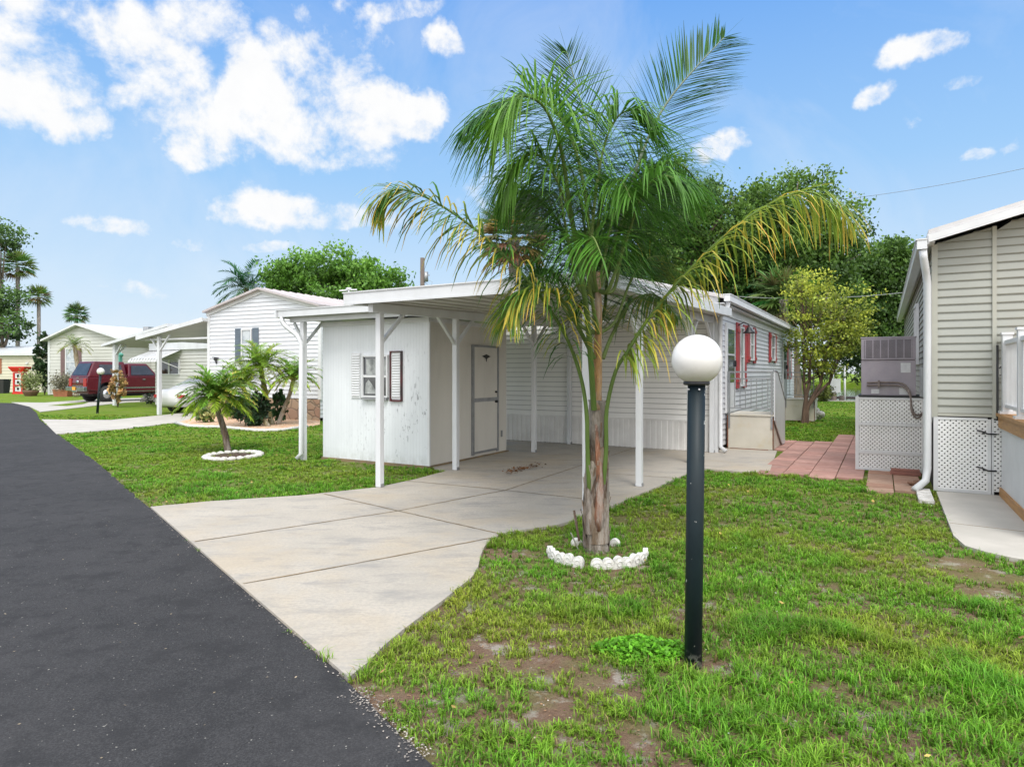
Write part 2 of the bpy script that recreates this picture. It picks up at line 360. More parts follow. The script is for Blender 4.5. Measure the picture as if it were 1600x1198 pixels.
    def siding(s, A, B, z0, top, course=.105, lip=.012, zmax=None):
        """lap siding from A to B (2D, outward side to the right of A->B), top(t)= wall height at t in 0..1 as peak polyline"""
        A = Vector((*A, 0)); B = Vector((*B, 0)); d = B-A; L = d.length; d.normalize(); nrm = Vector((d.y, -d.x, 0))
        ts = top if isinstance(top, list) else [(0, top), (1, top)]
        zt = max(z for _, z in ts); z = z0
        def span(zz):
            # t range where wall height >= zz
            lo = hi = None
            if all(h >= zz for _, h in ts): return 0, 1
            xs = []
            for (t0, h0), (t1, h1) in zip(ts, ts[1:]):
                if h0 >= zz: xs.append(t0)
                if h1 >= zz: xs.append(t1)
                if (h0-zz)*(h1-zz) < 0: xs.append(t0+(t1-t0)*(zz-h0)/(h1-h0))
            if not xs: return None
            return min(xs), max(xs)
        while z < zt-.004:
            z2 = min(z+course, zt); a = span(z+1e-4); b = span(z2-1e-4)
            if a is None: break
            if b is None: b = ((a[0]+a[1])/2,)*2
            p = [A+d*L*a[0]+nrm*lip, A+d*L*a[1]+nrm*lip, A+d*L*b[1]+nrm*.001, A+d*L*b[0]+nrm*.001]
            vs = [p[0]+Vector((0,0,z)), p[1]+Vector((0,0,z)), p[2]+Vector((0,0,z2)), p[3]+Vector((0,0,z2)), A+d*L*a[0]+nrm*.001+Vector((0,0,z)), A+d*L*a[1]+nrm*.001+Vector((0,0,z))]
            s.add(vs[:4], [(0,1,2,3)]); s.lips.add(len(s.f)); s.add(vs, [(4,5,1,0)]); hz_ = min(.014, course*.12); q0 = [p_+nrm*.0012 for p_ in (vs[0], vs[1])]; s.lips.add(len(s.f)); s.add([q0[0], q0[1], q0[1]+Vector((0,0,hz_)), q0[0]+Vector((0,0,hz_))], [(0,1,2,3)]); z = z2  # lip and thin strip above it take the painted shadow-line colour
        return s
    def lattice(s, x0, x1, z0, z1, y, pitch=.043, w=.0265, t=.006):
        for sg, yy in ((1, y), (-1, y+t*.9)):
            n = int((x1-x0+z1-z0)/(pitch*1.4142))+2
            for i in range(-1, n+1):
                c = i*pitch*1.4142; h = w*1.4142/2
                if sg == 1: base = x0-(z1-z0)+c; pl = [(base-h, z0), (base+h, z0), (base+h+(z1-z0), z1), (base-h+(z1-z0), z1)]
                else: base = x0+c; pl = [(base-h, z0), (base+h, z0), (base+h-(z1-z0), z1), (base-h-(z1-z0), z1)]
                q = clip_poly(pl, (x0, x1, z0, z1))
                if len(q) >= 3: s.prism(q, 0, t, lambda v, yy=yy: Vector((v.x, yy-v.z, v.y)))
        return s
    def build(s, name, mat, parent=None, bevel=0, loc=None, rz=0):
        me = bpy.data.meshes.new(name); me.from_pydata(s.v, [], s.f); me.polygons.foreach_set('use_smooth', s.sm)
        if any(c != (1,1,1) for c in s.c) or mat in (M['paver'], M['palmtrunk'], M['leaf'], M['palm'], M['vcol']):
            at = me.color_attributes.new('Col', 'FLOAT_COLOR', 'POINT')
            at.data.foreach_set('color', np.array([(*c, 1) for c in s.c], dtype=np.float32).ravel())
        me.materials.append(mat); me.update()
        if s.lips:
            me.materials.append(M['lip_shade_'+mat.name])
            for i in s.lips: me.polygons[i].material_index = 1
        o = bpy.data.objects.new(name, me); C.objects.link(o)
        if parent: o.parent = parent
        if loc is not None: o.location = loc; o.rotation_euler = (0,0,rz)
        if bevel:
            b = o.modifiers.new('bev', 'BEVEL'); b.width = bevel; b.segments = 2; b.limit_method = 'ANGLE'
        return o
def npmesh(name, verts, faces, nper, mat, cols=None, parent=None, smooth=False):
    """faces: list of (array[n,k]) arrays"""
    me = bpy.data.meshes.new(name); verts = np.asarray(verts, np.float32)
    me.vertices.add(len(verts)); me.vertices.foreach_set('co', verts.ravel())
    li = np.concatenate([f.ravel() for f in faces]).astype(np.int32)
    tot = np.concatenate([np.full(len(f), f.shape[1]) for f in faces]).astype(np.int32)
    st = np.concatenate([[0], np.cumsum(tot)[:-1]]).astype(np.int32)
    me.loops.add(len(li)); me.loops.foreach_set('vertex_index', li)
    me.polygons.add(len(tot)); me.polygons.foreach_set('loop_start', st); me.polygons.foreach_set('loop_total', tot)
    if smooth: me.polygons.foreach_set('use_smooth', np.ones(len(tot), bool))
    me.update(calc_edges=True)
    if cols is not None:
        at = me.color_attributes.new('Col', 'FLOAT_COLOR', 'POINT')
        c4 = np.ones((len(verts), 4), np.float32); c4[:, :3] = cols; at.data.foreach_set('color', c4.ravel())
    me.materials.append(mat); o = bpy.data.objects.new(name, me); C.objects.link(o)
    if parent: o.parent = parent
    return o
def tag(o, label=None, cat=None, group=None, kind=None):
    if label: o['label'] = label
    if cat: o['category'] = cat
    if group: o['group'] = group
    if kind: o['kind'] = kind
    return o
def thing(name, label, cat, loc=(0,0,0), rz=0, group=None):
    o = bpy.data.objects.new(name, None); C.objects.link(o); o.location = loc; o.rotation_euler = (0,0,rz); o.empty_display_size = .2
    return tag(o, label, cat, group)
def uvthing(name, label, cat, u, v, group=None): return thing(name, label, cat, W(u, v), TH, group)
def dup(o, loc, rz, label=None):
    r = o.copy(); C.objects.link(r); r.location = loc; r.rotation_euler = (0,0,rz)
    if label: r['label'] = label
    for ch in o.children:
        c = ch.copy(); C.objects.link(c); c.parent = r
        for g in ch.children:
            d = g.copy(); C.objects.link(d); d.parent = c
    return r

# ------------------------------------------------------------------ ground, road, paving
def uvpoly(l): return [tuple(W(u, v)[:2]) for u, v in l]
mb = MB(); mb.prism(uvpoly([(-260,-120),(160,-120),(160,39.5),(-260,39.5)]), -1.2, 0.0)
tag(mb.build('lawn', M['ground']), 'green lawn ground with bare sandy patches', 'lawn', kind='structure')
mb = MB(); mb.prism(uvpoly([(-900,105),(900,105),(900,1500),(-900,1500)]), -2, .2)
tag(mb.build('far_bank', M['ground']), kind='structure')
mb = MB(); mb.add([(*p, -.6) for p in uvpoly([(-900,39),(900,39),(900,110),(-900,110)])], [(0,1,2,3)])
tag(mb.build('canal_water', M['water']), kind='structure')
mb = MB(); mb.prism(uvpoly([(-260,39.5),(160,39.5),(160,39.8),(-260,39.8)]), -1.4, .06)
tag(mb.build('seawall', M['concrete_light']), 'pale concrete seawall along the canal edge', 'wall')

def vnoise(x, y, s, seed=0):
    r = np.random.default_rng(seed).random((256, 256)); X = x*s; Y = y*s
    xi = np.floor(X).astype(int); yi = np.floor(Y).astype(int); fx = X-xi; fy = Y-yi
    fx = fx*fx*(3-2*fx); fy = fy*fy*(3-2*fy)
    g = lambda a, b: r[a % 256, b % 256]
    return (g(xi,yi)*(1-fx)+g(xi+1,yi)*fx)*(1-fy)+(g(xi,yi+1)*(1-fx)+g(xi+1,yi+1)*fx)*fy
def fbm(x, y, s, seed=0, o=4): return sum(vnoise(x, y, s*2**i, seed+i)*.5**(i+1) for i in range(o))/(1-.5**o)
red = [(6.5,-6.3),(2.45,-1.0)]+[G(670,1198), G(545,1070), G(400,937), G(235,795), G(150,722), G(92,680), G(63,657), G(57,645), G(45,635), G(20,630), (-29,34.5),(-36,35.6),(-60,38),(-90,40)]
def inset(poly, d):
    out = []
    for i, p in enumerate(poly):
        a = Vector(poly[max(i-1,0)]); b = Vector(poly[min(i+1,len(poly)-1)]); t = (b-a).normalized()
        out.append((p[0]-t.y*d, p[1]+t.x*d))
    return out
rl = inset(red, 6.6); ROAD = red+rl[::-1]
def strip(name, A, B, z, mat, jit=0):
    vs = []; n = len(A)
    for a, b in zip(A, B): vs += [(a[0], a[1], z), (b[0], b[1], z)]
    vs2 = [(x, y, -.05) for x, y, _ in vs]
    fs = [(2*i, 2*i+1, 2*i+3, 2*i+2) for i in range(n-1)]+[(2*i, 2*i+2, 2*n+2*i+2, 2*n+2*i) for i in range(n-1)]
    m_ = MB(); m_.add(vs+vs2, fs); return m_.build(name, mat)
def densify(A, step, jit):
    out = []
    for a, b in zip(A, A[1:]):
        L = math.dist(a, b); k = max(1, min(300, int(L/step)))
        for i in range(k):
            t = i/k; out.append((a[0]+(b[0]-a[0])*t+random.uniform(-jit, jit), a[1]+(b[1]-a[1])*t+random.uniform(-jit, jit)))
    out.append(A[-1]); return out
rd = densify(red, .05, 0); rd = [(x+.045*(fbm(np.array([x]),np.array([y]),3.0,91)[0]-.5)+random.uniform(-.006,.006), y+.03*(fbm(np.array([x]),np.array([y]),7.0,92)[0]-.5)) for x, y in rd]
rdl = inset(densify(red, .05, 0), 6.6)
LEFT = [(-90,33),(-60,31.3),(-38,29.2),(-31,26.5),(-25,20.5),(-16.4,11.3),(-9.2,3.2),(1.4,-10.5)]; ROAD = rd+LEFT
def slab(name, poly, z, mat, parent=None):
    m_ = MB(); m_.prism(poly, -.05, z); return m_.build(name, mat, parent)
tag(slab('road', ROAD, .012, M['asphalt']), 'dark grey asphalt lane curving away to the left', kind='structure')
DRIVE = [G(*p) for p in ((545,1066),(400,940),(235,795),(330,786),(470,777),(590,764),(650,751),(697,738),(678,733),(560,690),(788,689),(1075,706),(1115,706),(1140,699),(1214,706),(1202,741),(1150,739),(1099,734),(1075,742),(1030,762),(985,781),(950,797),(912,812),(870,824),(820,831),(785,837),(768,846),(757,858),(751,872),(747,890),(738,906),(715,925),(690,945),(660,967),(630,990),(600,1015),(575,1042))]
# a copy of the main slab slightly above the lawn and road edge
def slab(name, poly, z, mat, parent=None):
    m_ = MB(); m_.prism(poly, -.05, z); return m_.build(name, mat, parent)
def smooth_poly(poly):
    return poly
drv = slab('driveway', DRIVE, .028, M['concrete']); tag(drv, 'pale concrete driveway running under the white carport', kind='structure')
js = MB()
for a, b in (((304,851),(616,803)),((616,803),(790,769)),((790,769),(925,724)),((925,724),(1000,699)),((380,918),(560,885)),((560,885),(768,845)),((506,775),(640,806)),((640,806),(783,839)),((633,754),(760,766)),((760,766),(914,783)),((912,740),(1060,750))):
    pa = G(*a); pb = G(*b); pts = densify([pa, pb], .09, .004)
    for p, q in zip(pts, pts[1:]):
        d = (Vector(q)-Vector(p)).normalized(); n_ = Vector((-d.y, d.x))*random.uniform(.005, .010)
        js.add([(p[0]-n_.x,p[1]-n_.y,.032),(q[0]-n_.x,q[1]-n_.y,.032),(q[0]+n_.x,q[1]+n_.y,.032),(p[0]+n_.x,p[1]+n_.y,.032)], [(0,1,2,3)])
js.build('expansion_joint', M['joint'], drv)
DR2 = [G(*p) for p in ((88,679),(150,674.5),(203,670),(275,661),(330,655),(330,641),(257,649),(172,657),(110,656.5),(65,656))]
tag(slab('neighbor_driveway', DR2, .024, M['concrete_light']), kind='structure')
DR3 = [G(*p) for p in ((63,644),(104,639.5),(150,634),(200,629),(245,627),(245,621.5),(200,622.5),(135,625),(70,629.5),(18,629),(47,636))]
tag(slab('far_driveway', DR3, .024, M['concrete_light']), kind='structure')
GR3 = [G(*p) for p in ((75,634.5),(105,635),(130,632),(140,628.6),(110,630.5))]
g3 = slab('grass_island', GR3, .03, M['ground']); tag(g3, kind='structure')
WALK = [G(*p) for p in ((1463,771),(1480,816),(1490,842),(1508,858),(1540,868),(1575,876),(1610,882),(1800,905),(1800,800),(1561,778))]
tag(slab('neighbor_walk', WALK, .035, M['concrete_light']), kind='structure')
wj = MB(); a = G(1484,822); b = G(1720,850); wj.bar((a[0],a[1],.033),(b[0],b[1],.034),.012,.006); wj.build('expansion_joint', M['joint'], bpy.data.objects['neighbor_walk'])
# pavers
def pip(px, py, poly):
    inside = np.zeros(px.shape, bool); n = len(poly)
    for i in range(n):
        x1, y1 = poly[i]; x2, y2 = poly[(i+1)%n]
        c = ((y1 > py) != (y2 > py)) & (px < (x2-x1)*(py-y1)/((y2-y1) if y2 != y1 else 1e-9)+x1)
        inside ^= c
    return inside
def toUV(x, y): return (x*cu+y*su, -x*su+y*cu)
PAV = [G(*p) for p in ((1202,741),(1217,690),(1299,691),(1305,681),(1352,681),(1356,752))]
PAV2 = [G(*p) for p in ((1357,768),(1357,733),(1447,738),(1452,777))]
pm = MB(); 
for poly, s0 in ((PAV, .36), (PAV2, .33)):
    uv = [toUV(*p) for p in poly]; us = [p[0] for p in uv]; vs_ = [p[1] for p in uv]
    u = min(us)
    row = 0
    while u < max(us):
        v = min(vs_)-(.15 if row % 2 else 0)
        while v < max(vs_):
            cx, cy = W(u+s0/2, v+s0/2)[:2]
            if pip(np.array([cx]), np.array([cy]), poly)[0]:
                k = random.uniform(.78, 1.12); t = random.random()
                pm.col = (k, k*(1+.10*t), k*(1+.12*t)) if poly is PAV else (k*.85, k*(.85+.25*t), k*(.70+.3*t))
                z = .03+random.uniform(-.004,.004); g = .006
                pm.prism([tuple(W(a_, b_)[:2]) for a_, b_ in ((u+g,v+g),(u+s0-g,v+g),(u+s0-g,v+s0-g),(u+g,v+s0-g))], -.02, z)
            v += s0
        u += s0; row += 1
pv = pm.build('paver_path', M['paver'], bevel=.004); tag(pv, 'pink and tan square paving path beside the lattice', kind='structure')
BED = [G(*p) for p in ((274,662),(295,667),(344,668),(392,673),(441,673),(480,668),(500,664),(500,655),(330,650),(300,655))]
tag(slab('pebble_bed', BED, .03, M['pebble']), kind='structure')
em = MB(); ed = [G(*p) for p in ((274,662),(295,667),(320,668.5),(344,668.5),(368,671),(392,673.5),(415,674.5),(441,673.5),(480,668))]
em.tube([(x, y, .035) for x, y in ed], .05, 6); tag(em.build('bed_edging', M['stone_white']), 'pale concrete curb curving round the pebble bed', 'edging')

# ------------------------------------------------------------------ grass
RING = (G(933,868), .40)
RING2 = (G(365,713), .42)
EXCL = [ROAD, DRIVE, DR2, DR3, WALK, PAV, PAV2, BED,
        uvpoly([(-8.85,8.35),(-6.3,8.35),(-6.3,13),(-8.85,13)]), uvpoly([(-7.7,12.7),(-2.8,12.7),(-2.8,26),(-7.7,26)]),
        uvpoly([(.5,10.0),(8,10.0),(8,18),(.5,18)])]
BARE = [(850,1040,.20,1.1),(845,1100,.17,1.2),(780,1012,.10,1),(955,1062,.10,1),(905,1075,.12,1),(985,985,.07,1),(1340,815,.13,1),(1480,882,.22,1),(1545,900,.20,1),(1520,922,.16,1),(590,1105,.15,1),(640,1180,.08,1),(810,868,.16,.9),(1012,885,.10,1),(1010,1140,.12,1),(985,1090,.10,1),(1130,1045,.08,1),(880,985,.09,1),(1000,1175,.1,1),(1345,895,.1,.8),(1300,1010,.09,.7),(1305,1080,.06,.8),(140,700,.2,.6),(250,770,.25,.5),(860,1015,.12,1),(735,1060,.06,.8)]
BW = [(*G(a, b), r, k) for a, b, r, k in BARE]
def bare(x, y):
    m = np.zeros_like(x); nz = fbm(x, y, 5, 11)
    for cx, cy, r, k in BW:
        d = np.hypot((x-cx)/1.35, y-cy)/r; m = np.maximum(m, k*np.clip(1.25-d-(nz-.5)*3.2, 0, .92))
    gen = np.clip((fbm(x, y, 1.7, 3)-.62)*6, 0, .6)*np.clip((9-y)/5, 0, 1)
    return np.clip(np.maximum(m, gen), 0, 1)
def scatter(n, x0, x1, y0, y1):
    x = rng.uniform(x0, x1, n); y = rng.uniform(y0, y1, n); ok = np.ones(n, bool)
    vis = np.abs(x) < y*.86+.9; ok &= vis
    for p in EXCL: ok[ok] &= ~pip(x[ok], y[ok], p)
    for (c, r) in (RING,): ok &= ~((np.hypot(x-c[0], y-c[1]) < r*.9) & (rng.random(n) < .35))
    return x[ok], y[ok]
def blades(name, zones, label):
    V = []; Q = []; T = []; CO = []; off = 0
    for (x0, x1, y0, y1, dens, h, w, per) in zones:
        area = (x1-x0)*(y1-y0); n = int(area*dens/per)
        tx, ty = scatter(n, x0, x1, y0, y1)
        bm_ = bare(tx, ty); keep = rng.random(len(tx)) > bm_*1.02; tx, ty, bm_ = tx[keep], ty[keep], bm_[keep]
        big = fbm(tx, ty, 1.3, 21); lush = np.clip((fbm(tx, ty, 2.6, 33)-.35)*2.6, .25, 1.25)
        keep = rng.random(len(tx)) < (.45+.55*lush); tx, ty, big, lush, bm_ = (q[keep] for q in (tx, ty, big, lush, bm_))
        th = h*(.5+.75*lush)*(1-.5*bm_)*rng.uniform(.7,1.3,len(tx))
        if y1 < 6: th *= 1+.35*np.clip((tx-.6)/1.5, 0, 1)*np.clip((4.6-ty)/2, 0, 1)
        x = np.repeat(tx, per)+rng.normal(0, .012+.0*w, len(tx)*per); y = np.repeat(ty, per)+rng.normal(0, .012, len(tx)*per)
        hh = np.repeat(th, per)*rng.uniform(.55,1.15,len(x)); k = len(x)
        a = rng.uniform(0, 2*PI, k); lean = rng.uniform(.25, 1.5, k)
        wx = w*rng.uniform(.7,1.3,k)
        dx, dy = np.cos(a), np.sin(a); sx, sy = -dy*wx/2, dx*wx/2
        z0 = -.004
        b0 = np.stack([x-sx, y-sy, np.full(k, z0)], 1); b1 = np.stack([x+sx, y+sy, np.full(k, z0)], 1)
        mx, my, mz = x+dx*hh*lean*.28, y+dy*hh*lean*.28, hh*.62
        c0 = np.stack([mx-sx*.8, my-sy*.8, mz], 1); c1 = np.stack([mx+sx*.8, my+sy*.8, mz], 1)
        tp = np.stack([x+dx*hh*lean*.8, y+dy*hh*lean*.8, hh*(1-.22*lean)], 1)
        V.append(np.stack([b0, b1, c1, c0, tp], 1).reshape(-1, 3)); idx = off+np.arange(k)*5
        Q.append(np.stack([idx, idx+1, idx+2, idx+3], 1)); T.append(np.stack([idx+3, idx+2, idx+4], 1)); off += 5*k
        bt = np.repeat(big, per); lt = np.repeat(lush, per); r = rng.random(k)[:, None]
        g1 = np.array([.092,.275,.014]); g2 = np.array([.185,.390,.028]); yl = np.array([.33,.35,.040]); dry = np.array([.30,.22,.10]); dk = np.array([.030,.100,.010])
        col = g1+(g2-g1)*r
        f = np.clip((bt[:, None]-.40)*3.2, 0, 1)*(1-.6*np.clip(lt[:,None]-.4,0,1)); col = col*(1-f*.6)+yl*f*.6
        # yellowish zone beside the driveway, lusher deep green lower right
        yc = G(680,940); f2 = np.clip(1.1-np.hypot(x-yc[0], (y-yc[1])*.8)/.75, 0, .8)[:, None]; col = col*(1-f2*.7)+yl*f2*.7
        f3 = np.clip((lt[:, None]-.75)*1.6, 0, .7); col = col*(1-f3)+np.array([.095,.275,.018])*f3
        d = (rng.random(k) < .07+.25*np.repeat(bm_, per))[:, None]; col = np.where(d, dry*rng.uniform(.6,1.1,(k,1)), col)
        col = col*rng.uniform(.6,1.4,(k,1))
        cc = np.repeat(col[:, None, :], 5, 1); cc[:, 0:2] *= .38; cc[:, 4] *= 1.12; CO.append(cc.reshape(-1, 3))  # roots darkened for contrast: shade between blades put into the colour
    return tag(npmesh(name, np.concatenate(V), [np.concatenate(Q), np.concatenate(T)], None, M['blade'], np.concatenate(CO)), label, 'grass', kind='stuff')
blades('grass', [(-2.8,4.6,2.0,4.2,12500,.062,.0048,11),(-4.2,6.2,4.2,6.5,9500,.056,.0052,11),(-9,9,6.5,10,4200,.058,.0068,10),(-12,11,10,15,1900,.052,.0095,9),(-20,12,15,24,600,.05,.017,7),(4,24,13,36,300,.05,.02,6)], 'short green grass with yellowish tufts around bare sandy patches')
# low clover-like leaves in the turf, pebbles and tiny white flowers
def cards(name, x, y, z, size, cols, label, cat, mat, flat=.5, kind='stuff', parent=None):
    k = len(x); a = rng.uniform(0, 2*PI, k); s = size*rng.uniform(.6,1.4,k)
    ux = np.stack([np.cos(a), np.sin(a), rng.normal(0,flat*.6,k)], 1); vx = np.stack([-np.sin(a), np.cos(a), rng.normal(0,flat,k)], 1)
    c = np.stack([x, y, z], 1); S = s[:, None]
    v = np.stack([c-ux*S, c-vx*S*.6, c+ux*S, c+vx*S*.6], 1).reshape(-1, 3); i = np.arange(k)*4
    return tag(npmesh(name, v, [np.stack([i,i+1,i+2,i+3],1)], None, mat, np.repeat(cols, 4, 0), parent), label, cat, kind=kind)
X, Y = [], []
for (x0,x1,y0,y1,d) in ((-2.8,4.6,2.0,4.5,2200),(-4.5,7,4.5,8,500)):
    a, b = scatter(int((x1-x0)*(y1-y0)*d), x0, x1, y0, y1); X.append(a); Y.append(b)
X = np.concatenate(X); Y = np.concatenate(Y); kp = rng.random(len(X)) > bare(X, Y)*.97; X, Y = X[kp], Y[kp]
cl = np.array([[.11,.21,.02]])*rng.uniform(.5,1.5,(len(X),1))+np.array([[.11,.07,0]])*np.clip((fbm(X,Y,1.3,21)-.45)*4,0,1)[:,None]*rng.random((len(X),1))
cards('lawn_clover', X, Y, rng.uniform(.006,.028,len(X)), .0070, cl, 'small clover-like weeds spread low through the turf', 'ground cover', M['blade'])
a, b = scatter(9000, -5, 8, 2, 12); dens = fbm(a, b, 1.0, 77); kp = rng.random(len(a)) < np.clip((dens-.5)*2.2,.01,.5); a, b = a[kp], b[kp]
cards('lawn_flowers', a, b, rng.uniform(.02,.05,len(a)), .0055, np.full((len(a),3), .6), 'tiny white flowers dotted through the lawn', 'flowers', M['blade'], .3)
# dry thatch and leaf litter on bare patches
a, b = scatter(42000, -3, 6, 2.2, 8); kp = rng.random(len(a)) < bare(a, b)*.6; a, b = a[kp], b[kp]
lc = np.where(rng.random((len(a),1)) < .12, np.array([[.55,.49,.42]]), np.array([[.30,.18,.095]]))*rng.uniform(.5,1.2,(len(a),1))
cards('dry_thatch', a, b, rng.uniform(.001,.008,len(a)), .0062, lc, 'brown dry thatch and sand on the bare patches', 'thatch', M['vcol'], .15)
# clump of broad weeds at foot of the lamp post
wc = G(1005,1022); n = 1500; aa = rng.uniform(0,2*PI,n); rr = np.sqrt(rng.random(n)); wx = wc[0]+rr*np.cos(aa)*.26*(1+.2*np.sin(3*aa)); wy = wc[1]+rr*np.sin(aa)*.17
wz = .01+rng.random(n)*.085*(1-rr**2*.8)
cards('weed_clump', wx, wy, wz, .014, np.array([[.13,.36,.02]])*rng.uniform(.5,1.5,(n,1)), 'bright green leafy weed clump beside the lamp post foot', 'weeds', M['blade'], .5)
# leaf litter on the slab
n = 160; lx = []; ly = []
for i in range(n):
    t = random.random(); p = G(792+50*t+random.gauss(0,4), 741-11*t+random.gauss(0,2.2)); lx.append(p[0]); ly.append(p[1])
cards('leaf_litter', np.array(lx), np.array(ly), rng.uniform(.034,.05,n), .022, np.array([[.20,.09,.035]])*rng.uniform(.5,1.3,(n,1)), 'small heap of brown leaf litter on the driveway', 'leaf litter', M['vcol'], .3)
a, b = scatter(900, -6, 8, 2.3, 13); kp = rng.random(len(a)) < .30; a, b = a[kp], b[kp]
cards('fallen_leaves', a, b, rng.uniform(.03,.06,len(a)), .017, np.where(rng.random((len(a),1)) < .5, np.array([[.42,.30,.09]]), np.array([[.25,.14,.06]]))*rng.uniform(.6,1.3,(len(a),1)), 'scattered yellow and brown fallen leaves on the lawn', 'fallen leaves', M['vcol'], .5)
k = 260; rx_ = rng.uniform(-4.2, .5, k); ry_ = rng.uniform(2.4, 9, k); kp = pip(rx_, ry_, ROAD); rx_, ry_ = rx_[kp], ry_[kp]
cards('road_debris', rx_, ry_, np.full(len(rx_), .016), .0065, np.array([[.30,.25,.18]])*rng.uniform(.2,1.4,(len(rx_),1)), 'tiny leaf and grit debris scattered on the road', 'debris', M['vcol'], .25)
# gravel chips along road edge
gx, gy, gc = [], [], []
for (pa, pb, nn, sp) in (((235,797),(540,1066),260,.018),((555,1080),(665,1190),330,.035),((236,796),(100,686),200,.03)):
    A, B = Vector(G(*pa)), Vector(G(*pb)); nr = Vector((B-A)); nr = Vector((-nr.y, nr.x)).normalized()
    for i in range(nn):
        p = A.lerp(B, random.random())+nr*random.gauss(0,sp); gx.append(p.x); gy.append(p.y)
gx = np.array(gx); gy = np.array(gy)
cards('road_edge_gravel', gx, gy, np.full(len(gx), .018), .006, np.array([[.38,.34,.30]])*rng.uniform(.25,1.2,(len(gx),1)), 'loose pale gravel chips along the road edge', 'gravel', M['vcol'], .2)

# ------------------------------------------------------------------ shared window parts
def window(parent, x, z0, w, h, y, glass='glass', shutters=None, sw=.3, sz=None, name='window', axis='x', split=.5, fw=.045):
    """on a wall facing -y of the local frame, or +x when axis='y+'"""
    if axis == 'x': mp = lambda a, d, z: Vector((a, y-d, z))
    elif axis == 'y+': mp = lambda a, d, z: Vector((y+d, a, z))
    else: mp = lambda a, d, z: Vector((y-d, a, z))
    def bx(m_, a0, a1, d0, d1, za, zb):
        vs = [mp(a, d, z) for z in (za, zb) for a, d in ((a0,d0),(a1,d0),(a1,d1),(a0,d1))]
        m_.add(vs, [(0,3,2,1),(4,5,6,7),(0,1,5,4),(1,2,6,5),(2,3,7,6),(3,0,4,7)])
    f = MB()
    bx(f, x-fw, x, .0, .05, z0-fw, z0+h+fw); bx(f, x+w, x+w+fw, .0, .05, z0-fw, z0+h+fw)
    bx(f, x, x+w, .0, .05, z0+h, z0+h+fw); bx(f, x-.0, x+w+.0, .0, .055, z0-fw, z0)
    bx(f, x, x+w, .0, .04, z0+h*split-.02, z0+h*split+.02)
    fo = f.build(name, M['white'], parent)
    g = MB(); bx(g, x+.001, x+w-.001, .012, .02, z0+.001, z0+h-.001); g.build('pane', M[glass], fo)
    if shutters:
        za, zb = sz or (z0-fw, z0+h+fw)
        for a in (x-fw-.02-sw, x+w+fw+.02):
            m_ = MB(); bx(m_, a, a+sw, .008, .03, za, zb)
            if shutters == 'red_shutter':   # board and batten
                for q in (.12, .88): bx(m_, a+.01, a+sw-.01, .03, .05, za+(zb-za)*q-.04, za+(zb-za)*q+.04)
            else:
                k = int((zb-za)/.06)
                for i in range(k): bx(m_, a+.03, a+sw-.03, .03, .042, za+.03+i*.06, za+.065+i*.06)
            m_.build('shutter', M[shutters], parent)
    return fo

# ------------------------------------------------------------------ main mobile home (local frame: origin W(-7.6,12.8), x=u, y=v)
H = uvthing('mobile_home', 'long white mobile home with red shutters behind the palm', 'mobile home', -7.6, 12.8)
WD, LN, EZ, RZ = 4.8, 12.6, 3.02, 3.62
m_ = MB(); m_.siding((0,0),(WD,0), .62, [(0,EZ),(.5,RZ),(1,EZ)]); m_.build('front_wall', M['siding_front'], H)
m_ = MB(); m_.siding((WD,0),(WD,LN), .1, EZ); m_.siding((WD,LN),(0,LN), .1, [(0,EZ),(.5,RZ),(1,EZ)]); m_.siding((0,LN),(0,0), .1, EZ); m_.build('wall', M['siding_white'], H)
m_ = MB(); x = 0
while x < WD-.01:
    m_.box(x, x+.06, -.018, .01, .03, .60); m_.box(x+.06, x+.115, -.004, .01, .03, .60); x += .115
m_.box(0, WD, -.025, .012, .60, .635); m_.build('skirt', M['skirt'], H)
m_ = MB()
for a in (0, WD): m_.box(a-.05, a+.05, -.03, .05, .02, EZ)
m_.build('corner_trim', M['white'], H)
m_ = MB(); ov = .18; t = .07
for s in (-1, 1):
    xe = WD/2+s*(WD/2+ov); ze = EZ-ov*.25
    pr = [(WD/2, RZ+t), (xe, ze+t), (xe, ze), (WD/2, RZ)]
    m_.prism(pr if s > 0 else pr[::-1], 0, LN+.3, lambda v: Vector((v.x, v.z-.15, v.y)))
m_.build('roof', M['roof'], H)
m_ = MB(); m_.box(WD+ov, WD+ov+.11, -.12, LN+.12, EZ-.10, EZ+.02); m_.box(WD+ov-.015, WD+ov+.125, -.13, LN+.13, EZ+.02, EZ+.035); m_.box(WD+.014, WD+ov, -.1, LN+.1, EZ-.14, EZ-.125)
m_.box(WD+.013, WD+.035, 0.05, LN, EZ-.3, EZ-.14)
m_.build('gutter', M['white'], H)
m_ = MB(); m_.tube([(WD+ov+.05,.02,EZ-.1),(WD+ov+.03,.0,EZ-.25),(WD+.09,-.02,EZ-.4),(WD+.09,-.02,.15),(WD+.2,-.06,.06)], .045, 8); m_.build('downspout', M['white'], H)
def door_on_side(parent, y0, w, z0, h):
    d = MB(); d.box(WD+.012, WD+.05, y0-.06, y0+w+.06, z0, z0+h+.06); do = d.build('door', M['white'], parent)
    g = MB(); g.box(WD+.05, WD+.056, y0+.05, y0+w-.05, z0+.62, z0+1.18); g.build('glass_panel', M['glass'], do)
    g = MB(); g.box(WD+.05, WD+.056, y0+.05, y0+w-.05, z0+1.22, z0+h-.06); g.build('glass_panel', M['glass_green'], do)
    g = MB(); g.box(WD+.05, WD+.09, y0+w-.05, y0+w-.02, z0+.95, z0+1.08); g.build('handle', M['black'], do)
door_on_side(H, .85, .75, .74, 1.78)
door_on_side(H, 9.5, .72, .74, 1.78)
window(H, 2.28, 1.3, .36, 1.25, WD+.012, 'glass_green', 'red_shutter', .34, (1.22,2.66), axis='y+')
